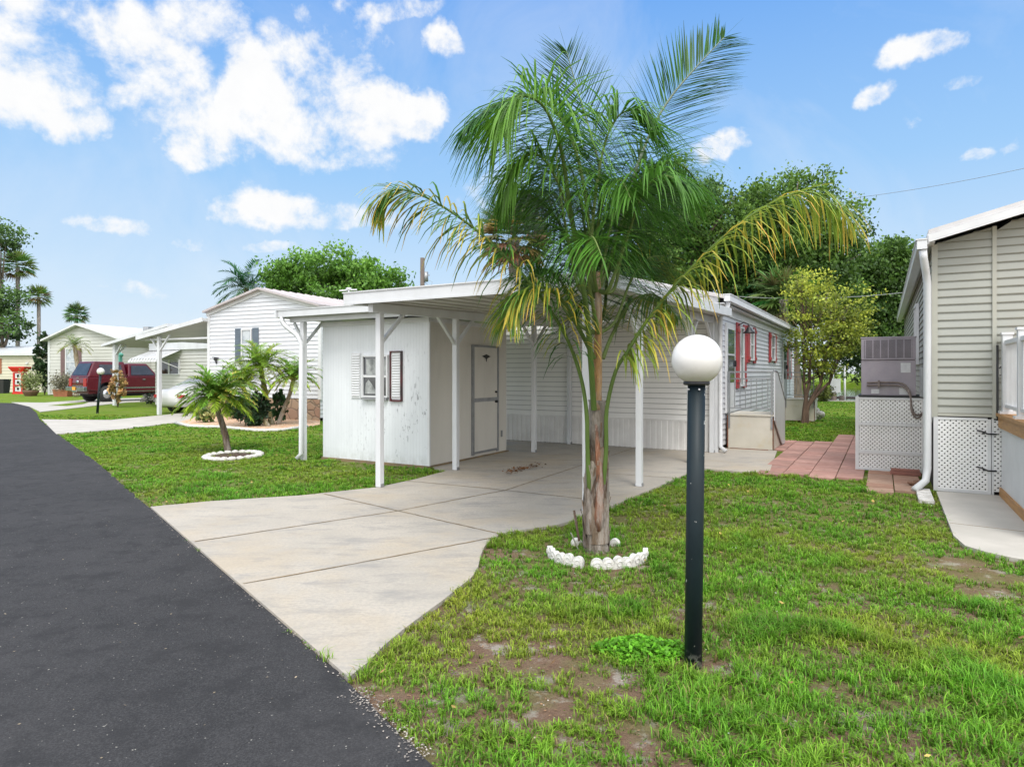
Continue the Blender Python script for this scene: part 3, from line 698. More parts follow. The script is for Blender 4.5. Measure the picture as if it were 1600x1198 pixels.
window(H, 3.55, 1.9, .42, .68, WD+.012, 'glass_green', 'red_shutter', .34, (1.80,2.68), axis='y+')
window(H, 6.95, 1.95, .60, .68, WD+.012, 'glass', 'red_shutter', .32, (1.86,2.70), axis='y+')
window(H, 10.85, 1.45, .4, 1.1, WD+.012, 'glass_green', 'red_shutter', .3, (1.35,2.62), axis='y+')
for yy in (2.0, 10.75):
    m_ = MB(); m_.tube([(WD+.01,yy,2.58),(WD+.16,yy,2.66),(WD+.26,yy,2.62),(WD+.27,yy,2.55)], .012, 6)
    m_.lathe([(.02,.0),(.05,-.03),(.07,-.08),(.13,-.13),(.125,-.14),(.0,-.10)], 16, (WD+.27,yy,2.56)); m_.build('barn_lamp', M['black'], H)
# back closed body so no light leaks
m_ = MB(); m_.box(.03, WD-.03, .03, LN-.03, .02, EZ-.02); m_.build('dark_core', M['dark_void'], H)

# landings
def landing(u, v, w, d, label, panel=True):
    L = uvthing('stair_landing', label, 'landing', u, v, 'side door landings')
    b = MB(); b.box(0, w, 0, d, .03, .70); b.build('base', M['stair'], L, bevel=.01)
    b = MB(); b.box(.02, w+.02, -.02, d, .70, .73); b.build('tread', M['stair'], L)
    r = MB(); r.box(w-.005,w+.012,-.006,.016,.05,.68); r.box(-.012,.008,-.012,.012,.05,.70); r.box(.05,w*.9,-.014,-.004,.025,.04); r.build('rusty_edge', M['rust'], L)
    g = MB(); zt = 1.58
    for x in (.03, w-.02): g.box(x-.016, x+.016, -.02, .012, .45, zt)
    g.box(.0, w, -.016, .01, zt-.02, zt+.012); g.box(.03, w, -.012, .006, zt-.15, zt-.13); g.box(.03, w, -.012, .006, .84, .86)
    k = int(w/.105)
    for i in range(1, k): g.box(.03+i*.105-.006, .03+i*.105+.006, -.01, .004, .84, zt-.14)
    g.build('railing', M['grey_metal'], L)
    if panel:
        s = MB(); s.add([(w+.02,0,.62),(w+.02,0,1.58),(w+.02,.35,1.56),(w+.02,1.5,.95),(w+.02,1.5,.05),(w+.02,1.1,.05),(w+.04,0,.62),(w+.04,0,1.58),(w+.04,.35,1.56),(w+.04,1.5,.95),(w+.04,1.5,.05),(w+.04,1.1,.05)],
            [(0,1,2,3,4,5),(11,10,9,8,7,6),(1,7,8,2),(2,8,9,3),(0,6,7,1),(3,9,10,4),(0,5,11,6)]); s.build('stair_panel', M['white_metal'], L)
        s = MB(); s.tube([(w+.03,-.01,1.6),(w+.03,.35,1.58),(w+.03,1.5,.97)], .022, 6); s.build('handrail', M['grey_metal'], L)
        s = MB()
        for i in range(3): s.box(.05, w, d+i*.26, d+(i+1)*.26, .03, .52-i*.17)
        s.build('step', M['stair'], L)
    return L
landing(-2.74, 13.62, .86, 1.05, 'cream stair landing with grey railing nearest the carport corner')
landing(-2.74, 22.5, .86, 1.1, 'farther cream landing with grey railing behind the bushy tree', False)

# ------------------------------------------------------------------ carport
K = uvthing('carport', 'white flat-roofed aluminium carport standing over the driveway', 'carport', -5.85, 6.65)
# local: x = u+5.85, y = v-6.65
z0, z1 = 2.50, 2.70
def rz(y): return 2.475+(y+.27)*.026
def slabroof(m_, x0, x1, y0, y1, th, dz=0):
    m_.add([(x0,y0,rz(y0)+dz),(x1,y0,rz(y0)+dz),(x1,y1,rz(y1)+dz),(x0,y1,rz(y1)+dz),(x0,y0,rz(y0)+dz+th),(x1,y0,rz(y0)+dz+th),(x1,y1,rz(y1)+dz+th),(x0,y1,rz(y1)+dz+th)],
        [(0,3,2,1),(4,5,6,7),(0,1,5,4),(1,2,6,5),(2,3,7,6),(3,0,4,7)])
m_ = MB(); slabroof(m_, -.35, 3.3, -.22, 6.1, .05, .03); m_.build('roof', M['roof'], K)
m_ = MB(); slabroof(m_, -.36, 3.3, -.215, 6.1, .012, .014)
for i in range(12): slabroof(m_, -.30+i*.3, -.27+i*.3, -.2, 6.05, .018, -.006)
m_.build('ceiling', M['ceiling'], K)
m_ = MB()
m_.box(-.39, 3.36, -.275, -.225, rz(-.25)-.01, rz(-.25)+.135); m_.box(-.40, 3.37, -.29, -.22, rz(-.25)+.135, rz(-.25)+.15); m_.box(-.385,3.355,-.285,-.27,rz(-.25)-.018,rz(-.25)+.006)
slabroof(m_, -.39, -.35, -.225, 6.1, .13, -.005); slabroof(m_, 3.305, 3.36, -.225, 6.1, .15, -.01)
m_.build('fascia', M['white_metal'], K)
for xx in (0.0, 3.0):
    m_ = MB(); slabroof(m_, xx-.038, xx+.038, -.18, 6.05, .12, -.125); m_.build('beam', M['white_metal'], K)
    for yy in (0, 1.78, 4.42, 6.05):
        m_ = MB(); m_.box(xx-.041, xx+.041, yy-.041, yy+.041, .03, rz(yy)-.10); m_.build('post', M['white_metal'], K, bevel=.006)
        br = MB()
        for s in (-1, 1):
            if s < 0 and yy == 0 or (s > 0 and yy == 6.05): continue
            br.bar((xx, yy+s*.03, rz(yy)-.52), (xx, yy+s*.50, rz(yy)-.10), .045, .045)
        br.build('brace', M['white_metal'], K)
        b2 = MB(); b2.box(xx-.05, xx-.041, yy-.03, yy+.03, .03, .075); b2.box(xx+.041, xx+.05, yy-.03, yy+.03, .03, .075); b2.build('bracket', M['grey_metal'], K)
# lower shed roof
S2 = uvthing('shed_roof', 'lower white flat roof over the shed with gutter and downspout', 'roof', -8.92, 8.25)
m_ = MB(); m_.box(-.42, 2.68, -.25, 4.4, 2.60, 2.645); m_.build('roof_panel', M['roof'], S2)
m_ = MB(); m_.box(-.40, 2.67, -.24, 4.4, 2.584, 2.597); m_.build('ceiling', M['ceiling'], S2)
m_ = MB(); m_.box(-.47, 2.69, -.31, -.255, 2.545, 2.66); m_.box(-.48, 2.69, -.325, -.25, 2.66, 2.675); m_.box(-.53, -.425, -.31, 4.4, 2.54, 2.66); m_.build('gutter', M['white_metal'], S2)
m_ = MB(); m_.box(-.30, 2.6, -.16, -.10, 2.46, 2.58); m_.build('beam', M['white_metal'], S2)
m_ = MB(); m_.box(-.043, .043, -.16, -.075, .0, 2.46); m_.build('post', M['white_metal'], S2, bevel=.006)
m_ = MB(); m_.bar((-.0,-.11,2.1),(-.24,-.11,2.45),.04,.04); m_.bar((0,-.05,2.1),(0,.35,2.5),.04,.04); m_.build('brace', M['white_metal'], S2)
m_ = MB(); m_.tube([(-.36,-.28,2.55),(-.36,-.28,2.47),(-.30,-.27,2.40),(-.05,-.22,2.22),(.05,-.215,2.08),(.05,-.215,.14),(-.01,-.26,.05)], .042, 10); m_.build('downspout', M['white_metal'], S2)
# shed
D = uvthing('storage_shed', 'peeling white plywood storage shed with a small window', 'shed', -8.74, 8.42)
m_ = MB(); m_.box(0, 2.36, 0, .03, .05, 2.44); m_.build('front_wall', M['shed'], D)
m_ = MB(); m_.box(2.33, 2.36, .031, 2.5, .05, 2.44); m_.box(0, .03, .031, 2.5, .05, 2.44); m_.box(.03, 2.33, 2.47, 2.5, .05, 2.44); m_.box(.03, 2.33, .03, 2.47, 2.38, 2.43); m_.build('side_wall', M['shed_side'], D)
m_ = MB(); m_.box(-.03, 2.39, -.03, 0, 2.38, 2.46); m_.box(2.361, 2.39, 0, 2.52, 2.39, 2.46); m_.box(2.345, 2.385, -.006, .03, .05, 2.38); m_.build('trim', M['white'], D)
m_ = MB(); m_.box(-.02, 2.40, -.02, 2.52, .0, .05); m_.build('sill', M['joint'], D)
wo = window(D, .99, 1.17, .52, .66, 0, 'glass', fw=.03)
g = MB(); g.box(.995, 1.505, -.0195, -.0125, 1.5, 1.82)
# curtain behind the glass
g = MB()
g.box(1.05,1.50,-.0225,-.0205,1.53,1.79); g.add([(1.02,-.022,1.2),(1.30,-.022,1.2),(1.18,-.022,1.36),(1.10,-.022,1.44),(1.04,-.022,1.38)],[(0,1,2,3,4)])
g.build('curtain', M['curtain'], wo)
g = MB(); g.box(.97, 1.53, -.07, -.0, 1.10, 1.13); g.build('sill', M['grey_metal'], wo)
for a, red_ in ((.70, False), (1.60, True)):
    s = MB(); s.box(a, a+.21, -.018, -.002, 1.12, 1.90)
    for i in range(17): s.add([(a+.02,-.019,1.15+i*.043),(a+.19,-.019,1.15+i*.043),(a+.19,-.032,1.16+i*.043),(a+.02,-.032,1.16+i*.043),(a+.19,-.019,1.19+i*.043),(a+.02,-.019,1.19+i*.043)], [(0,1,2,3),(3,2,4,5)])
    so = s.build('shutter', M['white'], D); tag(so, 'white louvred shutter with dark red frame' if red_ else 'plain white louvred shutter')
    if red_:
        f = MB()
        f.box(a-.022, a, -.04, -.002, 1.08, 1.92); f.box(a+.21, a+.232, -.04, -.002, 1.08, 1.92); f.box(a, a+.21, -.04, -.002, 1.90, 1.92); f.box(a, a+.21, -.04, -.002, 1.08, 1.105); f.build('frame', M['dark_red'], so)
# door on side (x = 2.36)
d = MB(); d.box(2.362, 2.39, 1.30, 2.10, .10, 2.02); do = d.build('door', M['shed_side'], D)
f = MB()
f.box(2.362, 2.402, 1.25, 1.30, .08, 2.06); f.box(2.362, 2.402, 2.10, 2.15, .08, 2.06); f.box(2.362, 2.402, 1.30, 2.10, 2.02, 2.06); f.box(2.39, 2.398, 1.3, 2.1, 1.03, 1.10); f.box(2.39, 2.397, 1.3, 2.1, .10,.14); f.build('door_frame', M['grey_metal'], do)
f = MB(); f.tube([(2.39,2.04,1.02),(2.44,2.04,1.02)], .025, 8); f.tube([(2.39,2.04,1.2),(2.42,2.04,1.2)], .02, 8); f.build('handle', M['black'], do)
f = MB(); f.add([(2.402,1.55,1.86),(2.402,1.65,1.83),(2.402,1.70,1.80),(2.402,1.75,1.83),(2.402,1.85,1.86),(2.402,1.74,1.89),(2.402,1.70,1.90),(2.402,1.66,1.89)], [(0,1,2,3,4,5,6,7)]); f.add([(2.403,1.67,1.84),(2.403,1.73,1.84),(2.403,1.71,1.76),(2.403,1.69,1.76)], [(0,1,2,3)]); f.build('eagle_plaque', M['black'], do)
f = MB(); f.box(2.362, 2.375, 2.28, 2.33, .33, .45); f.build('outlet', M['grey_metal'], D)

# ------------------------------------------------------------------ hero lamp post
def lamp(name_label, loc, lean, group='round globe lamp posts'):
    L = thing('lamp_post', name_label, 'lamp post', loc, 0, group)
    m_ = MB(); m_.tube([(0,0,0),(lean*.5,0,.74),(lean,0,1.49)], .0455, 28); m_.build('post', M['post_paint'], L)
    m_ = MB(); m_.lathe([(.0,1.487),(.062,1.487),(.068,1.492),(.068,1.505),(.05,1.51),(0,1.51)], 28, (lean,0,0)); m_.build('collar', M['black'], L)
    for k in range(3):
        a = -PI/2+(k-1)*1.2; m_ = MB(); m_.tube([(lean+math.cos(a)*.045,math.sin(a)*.045,1.465),(lean+math.cos(a)*.053,math.sin(a)*.053,1.465)], .005, 8); m_.build('screw', M['label'], L)
    m_ = MB(); m_.ball((lean*1.1,0,1.622), .132, seg=48, rings=28); m_.build('globe', M['globe'], L)
    return L
x, y = G(1083,1040); lamp('tall black lamp post with white globe in the foreground lawn', (x,y,0), .018)
x, y = G(152,646); l2 = lamp('small leaning lamp post with white globe in front of the maroon truck', (x,y,0), .12)

# ------------------------------------------------------------------ palms
def leaf_strip(V, Fq, CO, p, d, L, w, droop, c0, c1, nseg=4, nrm=None):
    """append a drooping tapering strip"""
    o = len(V); side = d.cross(Vector((0,0,1)))
    if side.length < .1: side = Vector((1,0,0))
    side.normalize()
    if nrm is not None: side = (side*.6+nrm*.8).normalized()
    q = p.copy(); dd = d.copy(); prof = (.45, 1, .95, .65, .12)
    for i in range(nseg+1):
        t = i/nseg; ww = w*prof[min(4, int(round(t*4)))]
        V.append(q-side*ww/2); V.append(q+side*ww/2)
        c = [a+(b-a)*t**1.6 for a, b in zip(c0, c1)]; CO.append(c); CO.append(c)
        dd = (dd+Vector((0,0,-droop*(.4+1.2*t)))).normalized(); q = q+dd*(L/nseg)
    for i in range(nseg): Fq.append((o+2*i, o+2*i+1, o+2*i+3, o+2*i+2))
def spline(pts, n):
    out = []; P_ = [pts[0]]+pts+[pts[-1]]; m = len(pts)-1
    for i in range(n+1):
        s = min(i/n*m, m-1e-6); k = int(s); t = s-k; a, b, c, d = P_[k:k+4]
        out.append(.5*((2*b)+(c-a)*t+(2*a-5*b+4*c-d)*t*t+(3*b-a-3*c+d)*t**3))
    return out
def frond(parent, pts, start=.3, nl=46, L=.62, w=.02, droop=.35, fwd=.7, cg=(.035,.12,.03), tipc=None, r0=.016, plum=.35, upb=.0, name='frond', seg=4, rc=None, lab=None, tipshort=.45, plane=None):
    n = 60; sp = spline([Vector(p) for p in pts], n)
    V = []; Fq = []; CO = []
    # rachis tube
    k = 6; ref = Vector((0,1,0)); rc = rc or (.14,.19,.06)
    for i, p in enumerate(sp):
        t = (sp[min(i+1, n)]-sp[max(i-1, 0)]).normalized(); r = (ref-t*ref.dot(t)); r = r.normalized() if r.length > .01 else Vector((1,0,0)); q = t.cross(r)
        rad = r0*(1-.88*i/n)+.0012
        for j in range(k): V.append(p+r*math.cos(2*PI*j/k)*rad+q*math.sin(2*PI*j/k)*rad); CO.append([a*(1+.3*i/n) for a in rc])
    for i in range(n):
        for j in range(k): Fq.append((i*k+j, i*k+(j+1)%k, (i+1)*k+(j+1)%k, (i+1)*k+j))
    prev = None
    for i in range(nl):
        s = start+(1-start)*(i+.5)/nl
        for sd in (-1, 1):
            f = min(.999, s+random.uniform(-.004,.004))*n; a = int(f); p = sp[a].lerp(sp[min(a+1, n)], f-a); t = (sp[min(a+2, n)]-sp[max(a-1, 0)]).normalized()
            up = Vector((0,0,1)) if plane is None else Vector(plane); sv = t.cross(up)
            if sv.length < .4 and prev is not None: sv = prev.copy()
            elif sv.length < .25: sv = t.cross(Vector((0,-1,.3)))
            sv.normalize()
            if prev is not None and sv.dot(prev) < 0 and plane is not None: sv = -sv
            prev = sv.copy(); un = sv.cross(t)
            e = (s-start)/(1-start)
            ln = L*(math.sin(PI*min(1, .22+.60*e))**.8)*(1-tipshort*e**2)*random.uniform(.82,1.12)
            if e > .93: ln *= .6
            fw_ = fwd+e*.6; d = (sv*sd+t*fw_+un*(upb+random.uniform(-plum, plum))+Vector((random.gauss(0,.06),random.gauss(0,.06),0))).normalized()
            kk = random.uniform(.65,1.4); c0 = [x*kk for x in cg]
            c1 = c0
            if tipc and random.random() < .6: c1 = [x*random.uniform(.7,1.2) for x in tipc]
            if tipc and random.random() < .10: c0 = [x*.9 for x in tipc]
            leaf_strip(V, Fq, CO, p, d, ln, w*random.uniform(.8,1.2), droop*random.uniform(.6,1.5), c0, c1, seg)
    tip = sp[-1]-sp[-4]
    leaf_strip(V, Fq, CO, sp[-1], tip.normalized(), L*.35, w, droop*.5, cg, tipc or cg, seg)
    me = bpy.data.meshes.new(name); me.from_pydata([tuple(v) for v in V], [], Fq)
    at = me.color_attributes.new('Col', 'FLOAT_COLOR', 'POINT'); at.data.foreach_set('color', np.array([(*c, 1) for c in CO], np.float32).ravel())
    me.polygons.foreach_set('use_smooth', [True]*len(Fq)); me.materials.append(M['palm']); me.update()
    o = bpy.data.objects.new(name, me); C.objects.link(o); o.parent = parent
    if lab: o['label'] = lab
    return o
bx, by = G(932,860); base = Vector((bx, by, 0))
Q = thing('feather_palm', 'tall feather palm with arching fronds growing in the white stone ring', 'palm tree', base)
def L_(px, py, Y): return P(px, py, Y)-base
YB = by
tp = [Vector((.0,0,-.03)), L_(931,820,YB), L_(932,760,YB), L_(933,700,YB), L_(932,660,YB), L_(933,625,YB)]
tp = spline(tp, 30)
m_ = MB(); m_.col = (.23,.19,.15)
rads = [.108-.034*min(1, i/27)+.004*math.sin(i*1.3) for i in range(31)]; rads[0] = .122; rads[1] = .112
m_.tube(tp, rads, 28, wob=.05)
# overlapping split leaf bases
for k in range(20):
    a = k*2.4+.5; zz = .0+k*.040; hgt = random.uniform(.26,.42); col = random.choice([(.24,.18,.13),(.16,.10,.065),(.30,.26,.21),(.11,.07,.045),(.20,.14,.09)]); m_.col = col
    vs = []; n = 7; cols_ = 7
    for i in range(n+1):
        t = i/n; z = zz+hgt*t; cp = min(tp, key=lambda p: abs(p.z-z)); r = .112-.034*min(1, z/1.3)+.004+.010*t
        half = (1.05*(1-t)**.75+.10)
        for j in range(cols_+1):
            b = a+(j/cols_-.5)*2*half; rr = r+.006*math.sin(j*5+i)*.6
            vs.append((cp.x+math.cos(b)*rr, cp.y+math.sin(b)*rr, z))
    fs = [(i*(cols_+1)+j, i*(cols_+1)+j+1, (i+1)*(cols_+1)+j+1, (i+1)*(cols_+1)+j) for i in range(n) for j in range(cols_)]
    m_.add(vs, fs, True)
for k in range(46):
    z = random.uniform(.12,1.0); aa = random.uniform(0,2*PI); r = .112-.034*min(1,z/1.3)+.004; cp = min(tp, key=lambda p: abs(p.z-z)); m_.col = random.choice([(.12,.08,.05),(.30,.24,.18),(.20,.12,.07)])
    p0 = Vector((cp.x+math.cos(aa)*r, cp.y+math.sin(aa)*r, z)); p1 = p0+Vector((math.cos(aa)*random.uniform(.004,.03), math.sin(aa)*random.uniform(.004,.03), random.uniform(.05,.14)))
    m_.bar(p0, p1, random.uniform(.004,.014), .003)
m_.build('trunk', M['palmtrunk'], Q)
m_ = MB(); m_.col = (.48,.27,.11); sh = spline([L_(932,640,YB-.03), L_(934,560,YB-.03), L_(935,480,YB-.02), L_(934,425,YB)], 14); m_.tube(sh, [.046-.0018*i for i in range(15)], 16, wob=.10)
m_.col = (.25,.11,.06); m_.tube(spline([L_(935,830,YB-.11), L_(937,760,YB-.10), L_(934,700,YB-.09), L_(931,655,YB-.07)], 8), [.02,.045,.04,.035,.03,.025,.02,.012,.008], 8, oval=.4)
m_.build('fiber_sheath', M['palmtrunk'], Q)
# sheathing petiole bases in green
G1 = (.055,.140,.020); G2 = (.075,.175,.025); G3 = (.16,.23,.035); YT = (.48,.38,.06); DK = (.034,.098,.018)
pet = (.085,.135,.03)
def fr(pts, **kw): return frond(Q, [L_(*p) for p in pts], **kw)
fr([(929,790,5.645),(921,760,5.60),(918,700,5.58),(916,640,5.58),(905,580,5.58),(877,512,5.5),(823,436,5.4),(765,378,5.3),(725,345,5.25),(673,312,5.15),(631,297,5.1),(604,302,5.1),(590,328,5.1)], start=.36, nl=117, L=.64, w=.016, droop=0.394, fwd=.35, cg=(.055,.14,.025), tipc=YT, r0=.023, plum=.35, rc=pet, lab='long frond arching far to the left with yellow tips', tipshort=.3)
fr([(937,790,5.645),(942,760,5.59),(947,700,5.58),(948,640,5.56),(962,580,5.55),(982,547,5.52),(1008,505,5.5),(1060,440,5.45),(1130,370,5.4),(1200,320,5.4),(1260,300,5.4),(1305,322,5.4),(1335,352,5.4)], start=.38, nl=95, L=.80, w=.017, droop=0.492, fwd=.3, cg=(.15,.22,.03), tipc=YT, r0=.023, plum=.3, rc=pet, lab='yellowing frond arching far to the right', tipshort=.35)
fr([(938,455,5.7),(948,420,5.8),(985,290,5.9),(1020,200,5.9),(1050,150,5.9),(1090,103,5.9),(1132,58,5.9)], start=.24, nl=113, L=.70, w=.0135, droop=0.057, fwd=.75, cg=DK, r0=.022, plum=.22, plane=(-.35,-1,.1), rc=(.16,.20,.15), lab='upright frond reaching to the upper right', tipshort=.45)
fr([(932,455,5.75),(932,400,5.95),(938,280,6.1),(926,220,6.1),(905,150,6.1),(885,80,6.1)], start=.38, nl=92, L=.74, w=.0145, droop=0.041, fwd=.85, cg=DK, r0=.02, plum=.25, plane=(.3,-1,.1), rc=(.14,.18,.12), lab='upright frond at the very top')
fr([(930,455,5.65),(925,400,5.65),(912,290,5.65),(892,215,5.65),(860,165,5.6),(820,148,5.55),(785,160,5.5),(750,180,5.45),(728,200,5.4)], start=.34, nl=97, L=.72, w=.0135, droop=0.213, fwd=.55, cg=(.04,.12,.03), r0=.02, plum=.35, lab='frond curling over to the upper left')
fr([(928,640,5.58),(918,500,5.42),(903,400,5.35),(890,320,5.28),(880,250,5.2),(868,205,5.1),(848,165,5.0),(818,150,4.92),(795,165,4.88),(782,190,4.86)], start=.34, nl=92, L=1.0, w=.0155, droop=0.410, fwd=.35, cg=(.085,.19,.022), r0=.026, plum=.35, rc=pet, lab='front frond with long hanging bright green leaflets', tipshort=.3)
fr([(928,455,5.7),(912,440,5.8),(880,360,5.9),(845,315,6.0),(805,300,6.1),(775,325,6.2)], start=.30, nl=95, L=.80, w=.0155, droop=0.344, fwd=.4, cg=G1, r0=.02)
fr([(936,455,5.8),(950,430,6.0),(972,350,6.3),(1000,300,6.6),(1032,292,6.8),(1062,330,7.0)], start=.28, nl=97, L=.85, w=.0155, droop=0.287, fwd=.4, cg=G1, r0=.02)
fr([(938,455,5.6),(952,450,5.5),(980,370,5.4),(1005,300,5.25),(1035,275,5.15),(1065,285,5.1)], start=.30, nl=95, L=.90, w=.0155, droop=0.410, fwd=.35, cg=(.06,.155,.02), r0=.02)
fr([(928,560,5.6),(908,520,5.5),(872,462,5.3),(832,448,5.2),(803,470,5.15),(790,500,5.1)], start=.25, nl=85, L=.60, w=.0145, droop=0.328, fwd=.4, cg=(.07,.16,.025), tipc=(.45,.36,.05), r0=.022, rc=pet)
fr([(942,560,5.7),(958,520,5.8),(988,470,6.0),(1025,462,6.2),(1058,495,6.3)], start=.25, nl=82, L=.64, w=.0145, droop=0.344, fwd=.4, cg=(.05,.13,.025), tipc=(.40,.35,.05), r0=.02)
fr([(930,455,5.8),(915,420,6.1),(892,340,6.4),(862,300,6.7),(832,310,7.0)], start=.25, nl=95, L=.88, w=.0155, droop=0.246, fwd=.4, cg=DK, r0=.02)
fr([(934,455,5.7),(922,420,5.6),(930,310,5.5),(945,225,5.45),(968,180,5.35),(1000,170,5.3)], start=.32, nl=95, L=.98, w=.0155, droop=0.451, fwd=.35, cg=(.06,.155,.02), r0=.02)
fr([(935,455,5.75),(940,430,6.0),(925,330,6.3),(905,270,6.7),(895,260,7.1)], start=.25, nl=95, L=.85, w=.0155, droop=0.287, fwd=.4, cg=DK, r0=.02)
fr([(933,510,5.7),(945,480,6.0),(950,400,6.5),(955,380,7.0),(960,420,7.4)], start=.2, nl=85, L=.9, w=.0155, droop=0.369, fwd=.4, cg=DK, r0=.02)
fr([(931,520,5.6),(905,505,5.7),(880,445,5.9),(850,420,6.1),(815,440,6.3)], start=.22, nl=85, L=.7, w=.015, droop=0.246, fwd=.4, cg=G1, r0=.02)
fr([(935,520,5.6),(925,470,5.3),(915,400,5.0),(925,370,4.8),(940,400,4.6)], start=.3, nl=67, L=.7, w=.015, droop=0.369, fwd=.4, cg=(.06,.155,.02), r0=.018)
fr([(931,455,5.7),(905,450,5.75),(885,360,5.8),(875,300,5.9),(870,250,6.0),(872,225,6.1)], start=.25, nl=92, L=.85, w=.0155, droop=0.246, fwd=.45, cg=DK, r0=.02, plane=(.1,-1,.3), plum=.4)
fr([(936,455,5.75),(960,450,5.8),(975,370,5.85),(985,310,5.95),(1000,260,6.1)], start=.25, nl=92, L=.85, w=.0155, droop=0.262, fwd=.45, cg=G1, r0=.02, plane=(-.1,-1,.3), plum=.4)
fr([(934,455,5.8),(925,460,6.0),(930,380,6.2),(938,320,6.4),(950,280,6.6)], start=.2, nl=92, L=.95, w=.016, droop=0.246, fwd=.35, cg=DK, r0=.02, plane=(0,-1,.3), plum=.4)
fr([(930,520,5.65),(895,500,5.65),(862,450,5.7),(838,430,5.8),(815,440,5.9)], start=.2, nl=82, L=.72, w=.015, droop=0.287, fwd=.4, cg=G1, r0=.018, plane=(0,-1,.6), plum=.5)
fr([(938,520,5.7),(962,500,5.75),(985,440,5.85),(1010,405,6.0),(1040,400,6.1)], start=.2, nl=82, L=.72, w=.015, droop=0.328, fwd=.4, cg=(.05,.13,.025), r0=.018, plane=(0,-1,.6), plum=.5, tipc=(.36,.34,.05))
for k in range(0):
    a0 = random.uniform(0, 2*PI); el0 = random.uniform(.5,1.1); d = Vector((math.cos(a0)*math.cos(el0), math.sin(a0)*math.cos(el0)*.9, math.sin(el0))); p = L_(933,490,5.68); pts = [p.copy()]
    for i in range(7): p = p+d*.26; pts.append(p.copy()); d = (d+Vector((0,0,-.20-.04*i))).normalized()
    frond(Q, pts, start=.22, nl=88, L=.82, w=.0155, droop=0.344, fwd=.4, cg=random.choice([G1, DK, (.05,.14,.03)]), r0=.018, plum=.45)
fr([(931,455,5.6),(908,400,5.5),(878,300,5.4),(845,245,5.35),(812,250,5.3),(790,300,5.3)], start=.3, nl=78, L=.85, w=.0155, droop=.42, fwd=.35, cg=(.075,.17,.02), r0=.018, plum=.45)
fr([(936,455,5.7),(955,400,5.8),(990,300,5.9),(1030,255,6.0),(1070,262,6.1),(1098,300,6.2)], start=.25, nl=78, L=.85, w=.0155, droop=.40, fwd=.35, cg=G1, r0=.018, plum=.45)
fr([(933,455,5.75),(920,400,5.9),(908,320,6.0),(895,270,6.1),(880,240,6.2)], start=.15, nl=84, L=.95, w=.0155, droop=.30, fwd=.3, cg=DK, r0=.018, plum=.45, plane=(.1,-1,.2))
fr([(934,455,5.7),(945,400,5.75),(962,320,5.8),(985,270,5.9),(1010,250,6.0)], start=.15, nl=84, L=.92, w=.0155, droop=.34, fwd=.3, cg=DK, r0=.018, plum=.45, plane=(-.1,-1,.2))
fr([(932,455,5.55),(928,420,5.4),(935,350,5.25),(948,300,5.1),(968,280,4.95),(985,310,4.85)], start=.25, nl=66, L=.75, w=.015, droop=.42, fwd=.3, cg=(.06,.155,.02), r0=.018, plum=.45)
# dead stub leaves at the foot
m_ = MB(); m_.col = (.10,.06,.04); m_.bar(L_(905,845,YB-.1), L_(897,797,YB-.1), .02, .006); m_.col = (.32,.33,.26); m_.bar(L_(903,857,YB-.14), L_(892,832,YB-.15), .028, .008); m_.build('dead_stub', M['palmtrunk'], Q)
# scalloped edging ring
rc_, rr_ = RING
def scallop():
    o = MB(); n = 10; w = .098; h = .105
    prof = [(-w/2,-.02),(w/2,-.02)]+[(w/2*math.cos(a)*(1), h*.55+w/2*math.sin(a)*.95) for a in [PI*i/n for i in range(n+1)]]
    vs = [(x, -.022, z) for x, z in prof]+[(x*.94, .022, z*.98) for x, z in prof]; k = len(prof)
    o.add(vs, [tuple(range(k)), tuple(range(2*k-1, k-1, -1))]+[(i, i+k, (i+1)%k+k, (i+1)%k) for i in range(k)])
    # raised swirl
    o.tube([(math.cos(t)*.03*(1-t/9), -.026, .05+math.sin(t)*.03*(1-t/9)) for t in [i*.7 for i in range(9)]], .0035, 5)
    return o
angs = [-178,-167,-155,-143,-131,-119,-97,-85,-73,-61,-49,-37,-25,-13, 60, 110]
labs = ['leftmost scallop edging stone standing highest in the white ring','second white scallop stone from the left end of the ring','third white scallop stone from the left of the ring','fourth white scallop stone from the left of the ring','fifth white scallop stone from the left, near the front','white scallop stone just left of the gap in the ring','white scallop stone just right of the gap in the ring','second scallop stone right of the gap in the ring','third scallop stone right of the gap in the ring','fourth scallop stone right of the gap in the ring','fifth scallop stone right of the gap in the ring','sixth scallop stone right of the gap in the ring','next to rightmost scallop stone at the ring edge','rightmost mossy scallop stone of the white ring','half hidden scallop stone right of the palm trunk, in back','half hidden scallop stone left of the palm trunk, in back']
e0 = scallop().build('edging_stone', M['stone_white'], bevel=.004)
for i, (a, lb) in enumerate(zip(angs, labs)):
    o = e0 if i == 0 else e0.copy()
    if i: C.objects.link(o)
    r = rr_; t = math.radians(a); o.location = (rc_[0]+math.cos(t)*r, rc_[1]+math.sin(t)*r*.92, -.012+random.uniform(-.012,.008)-(.03 if a > 0 else 0)); o.rotation_euler = (random.uniform(-.08,.08), random.uniform(-.06,.06), t+PI/2)
    tag(o, lb, 'edging stone', 'scalloped edging stones round the palm'); o.scale = (random.uniform(.9,1.1), random.uniform(.9,1.2), random.uniform(.88,1.08))

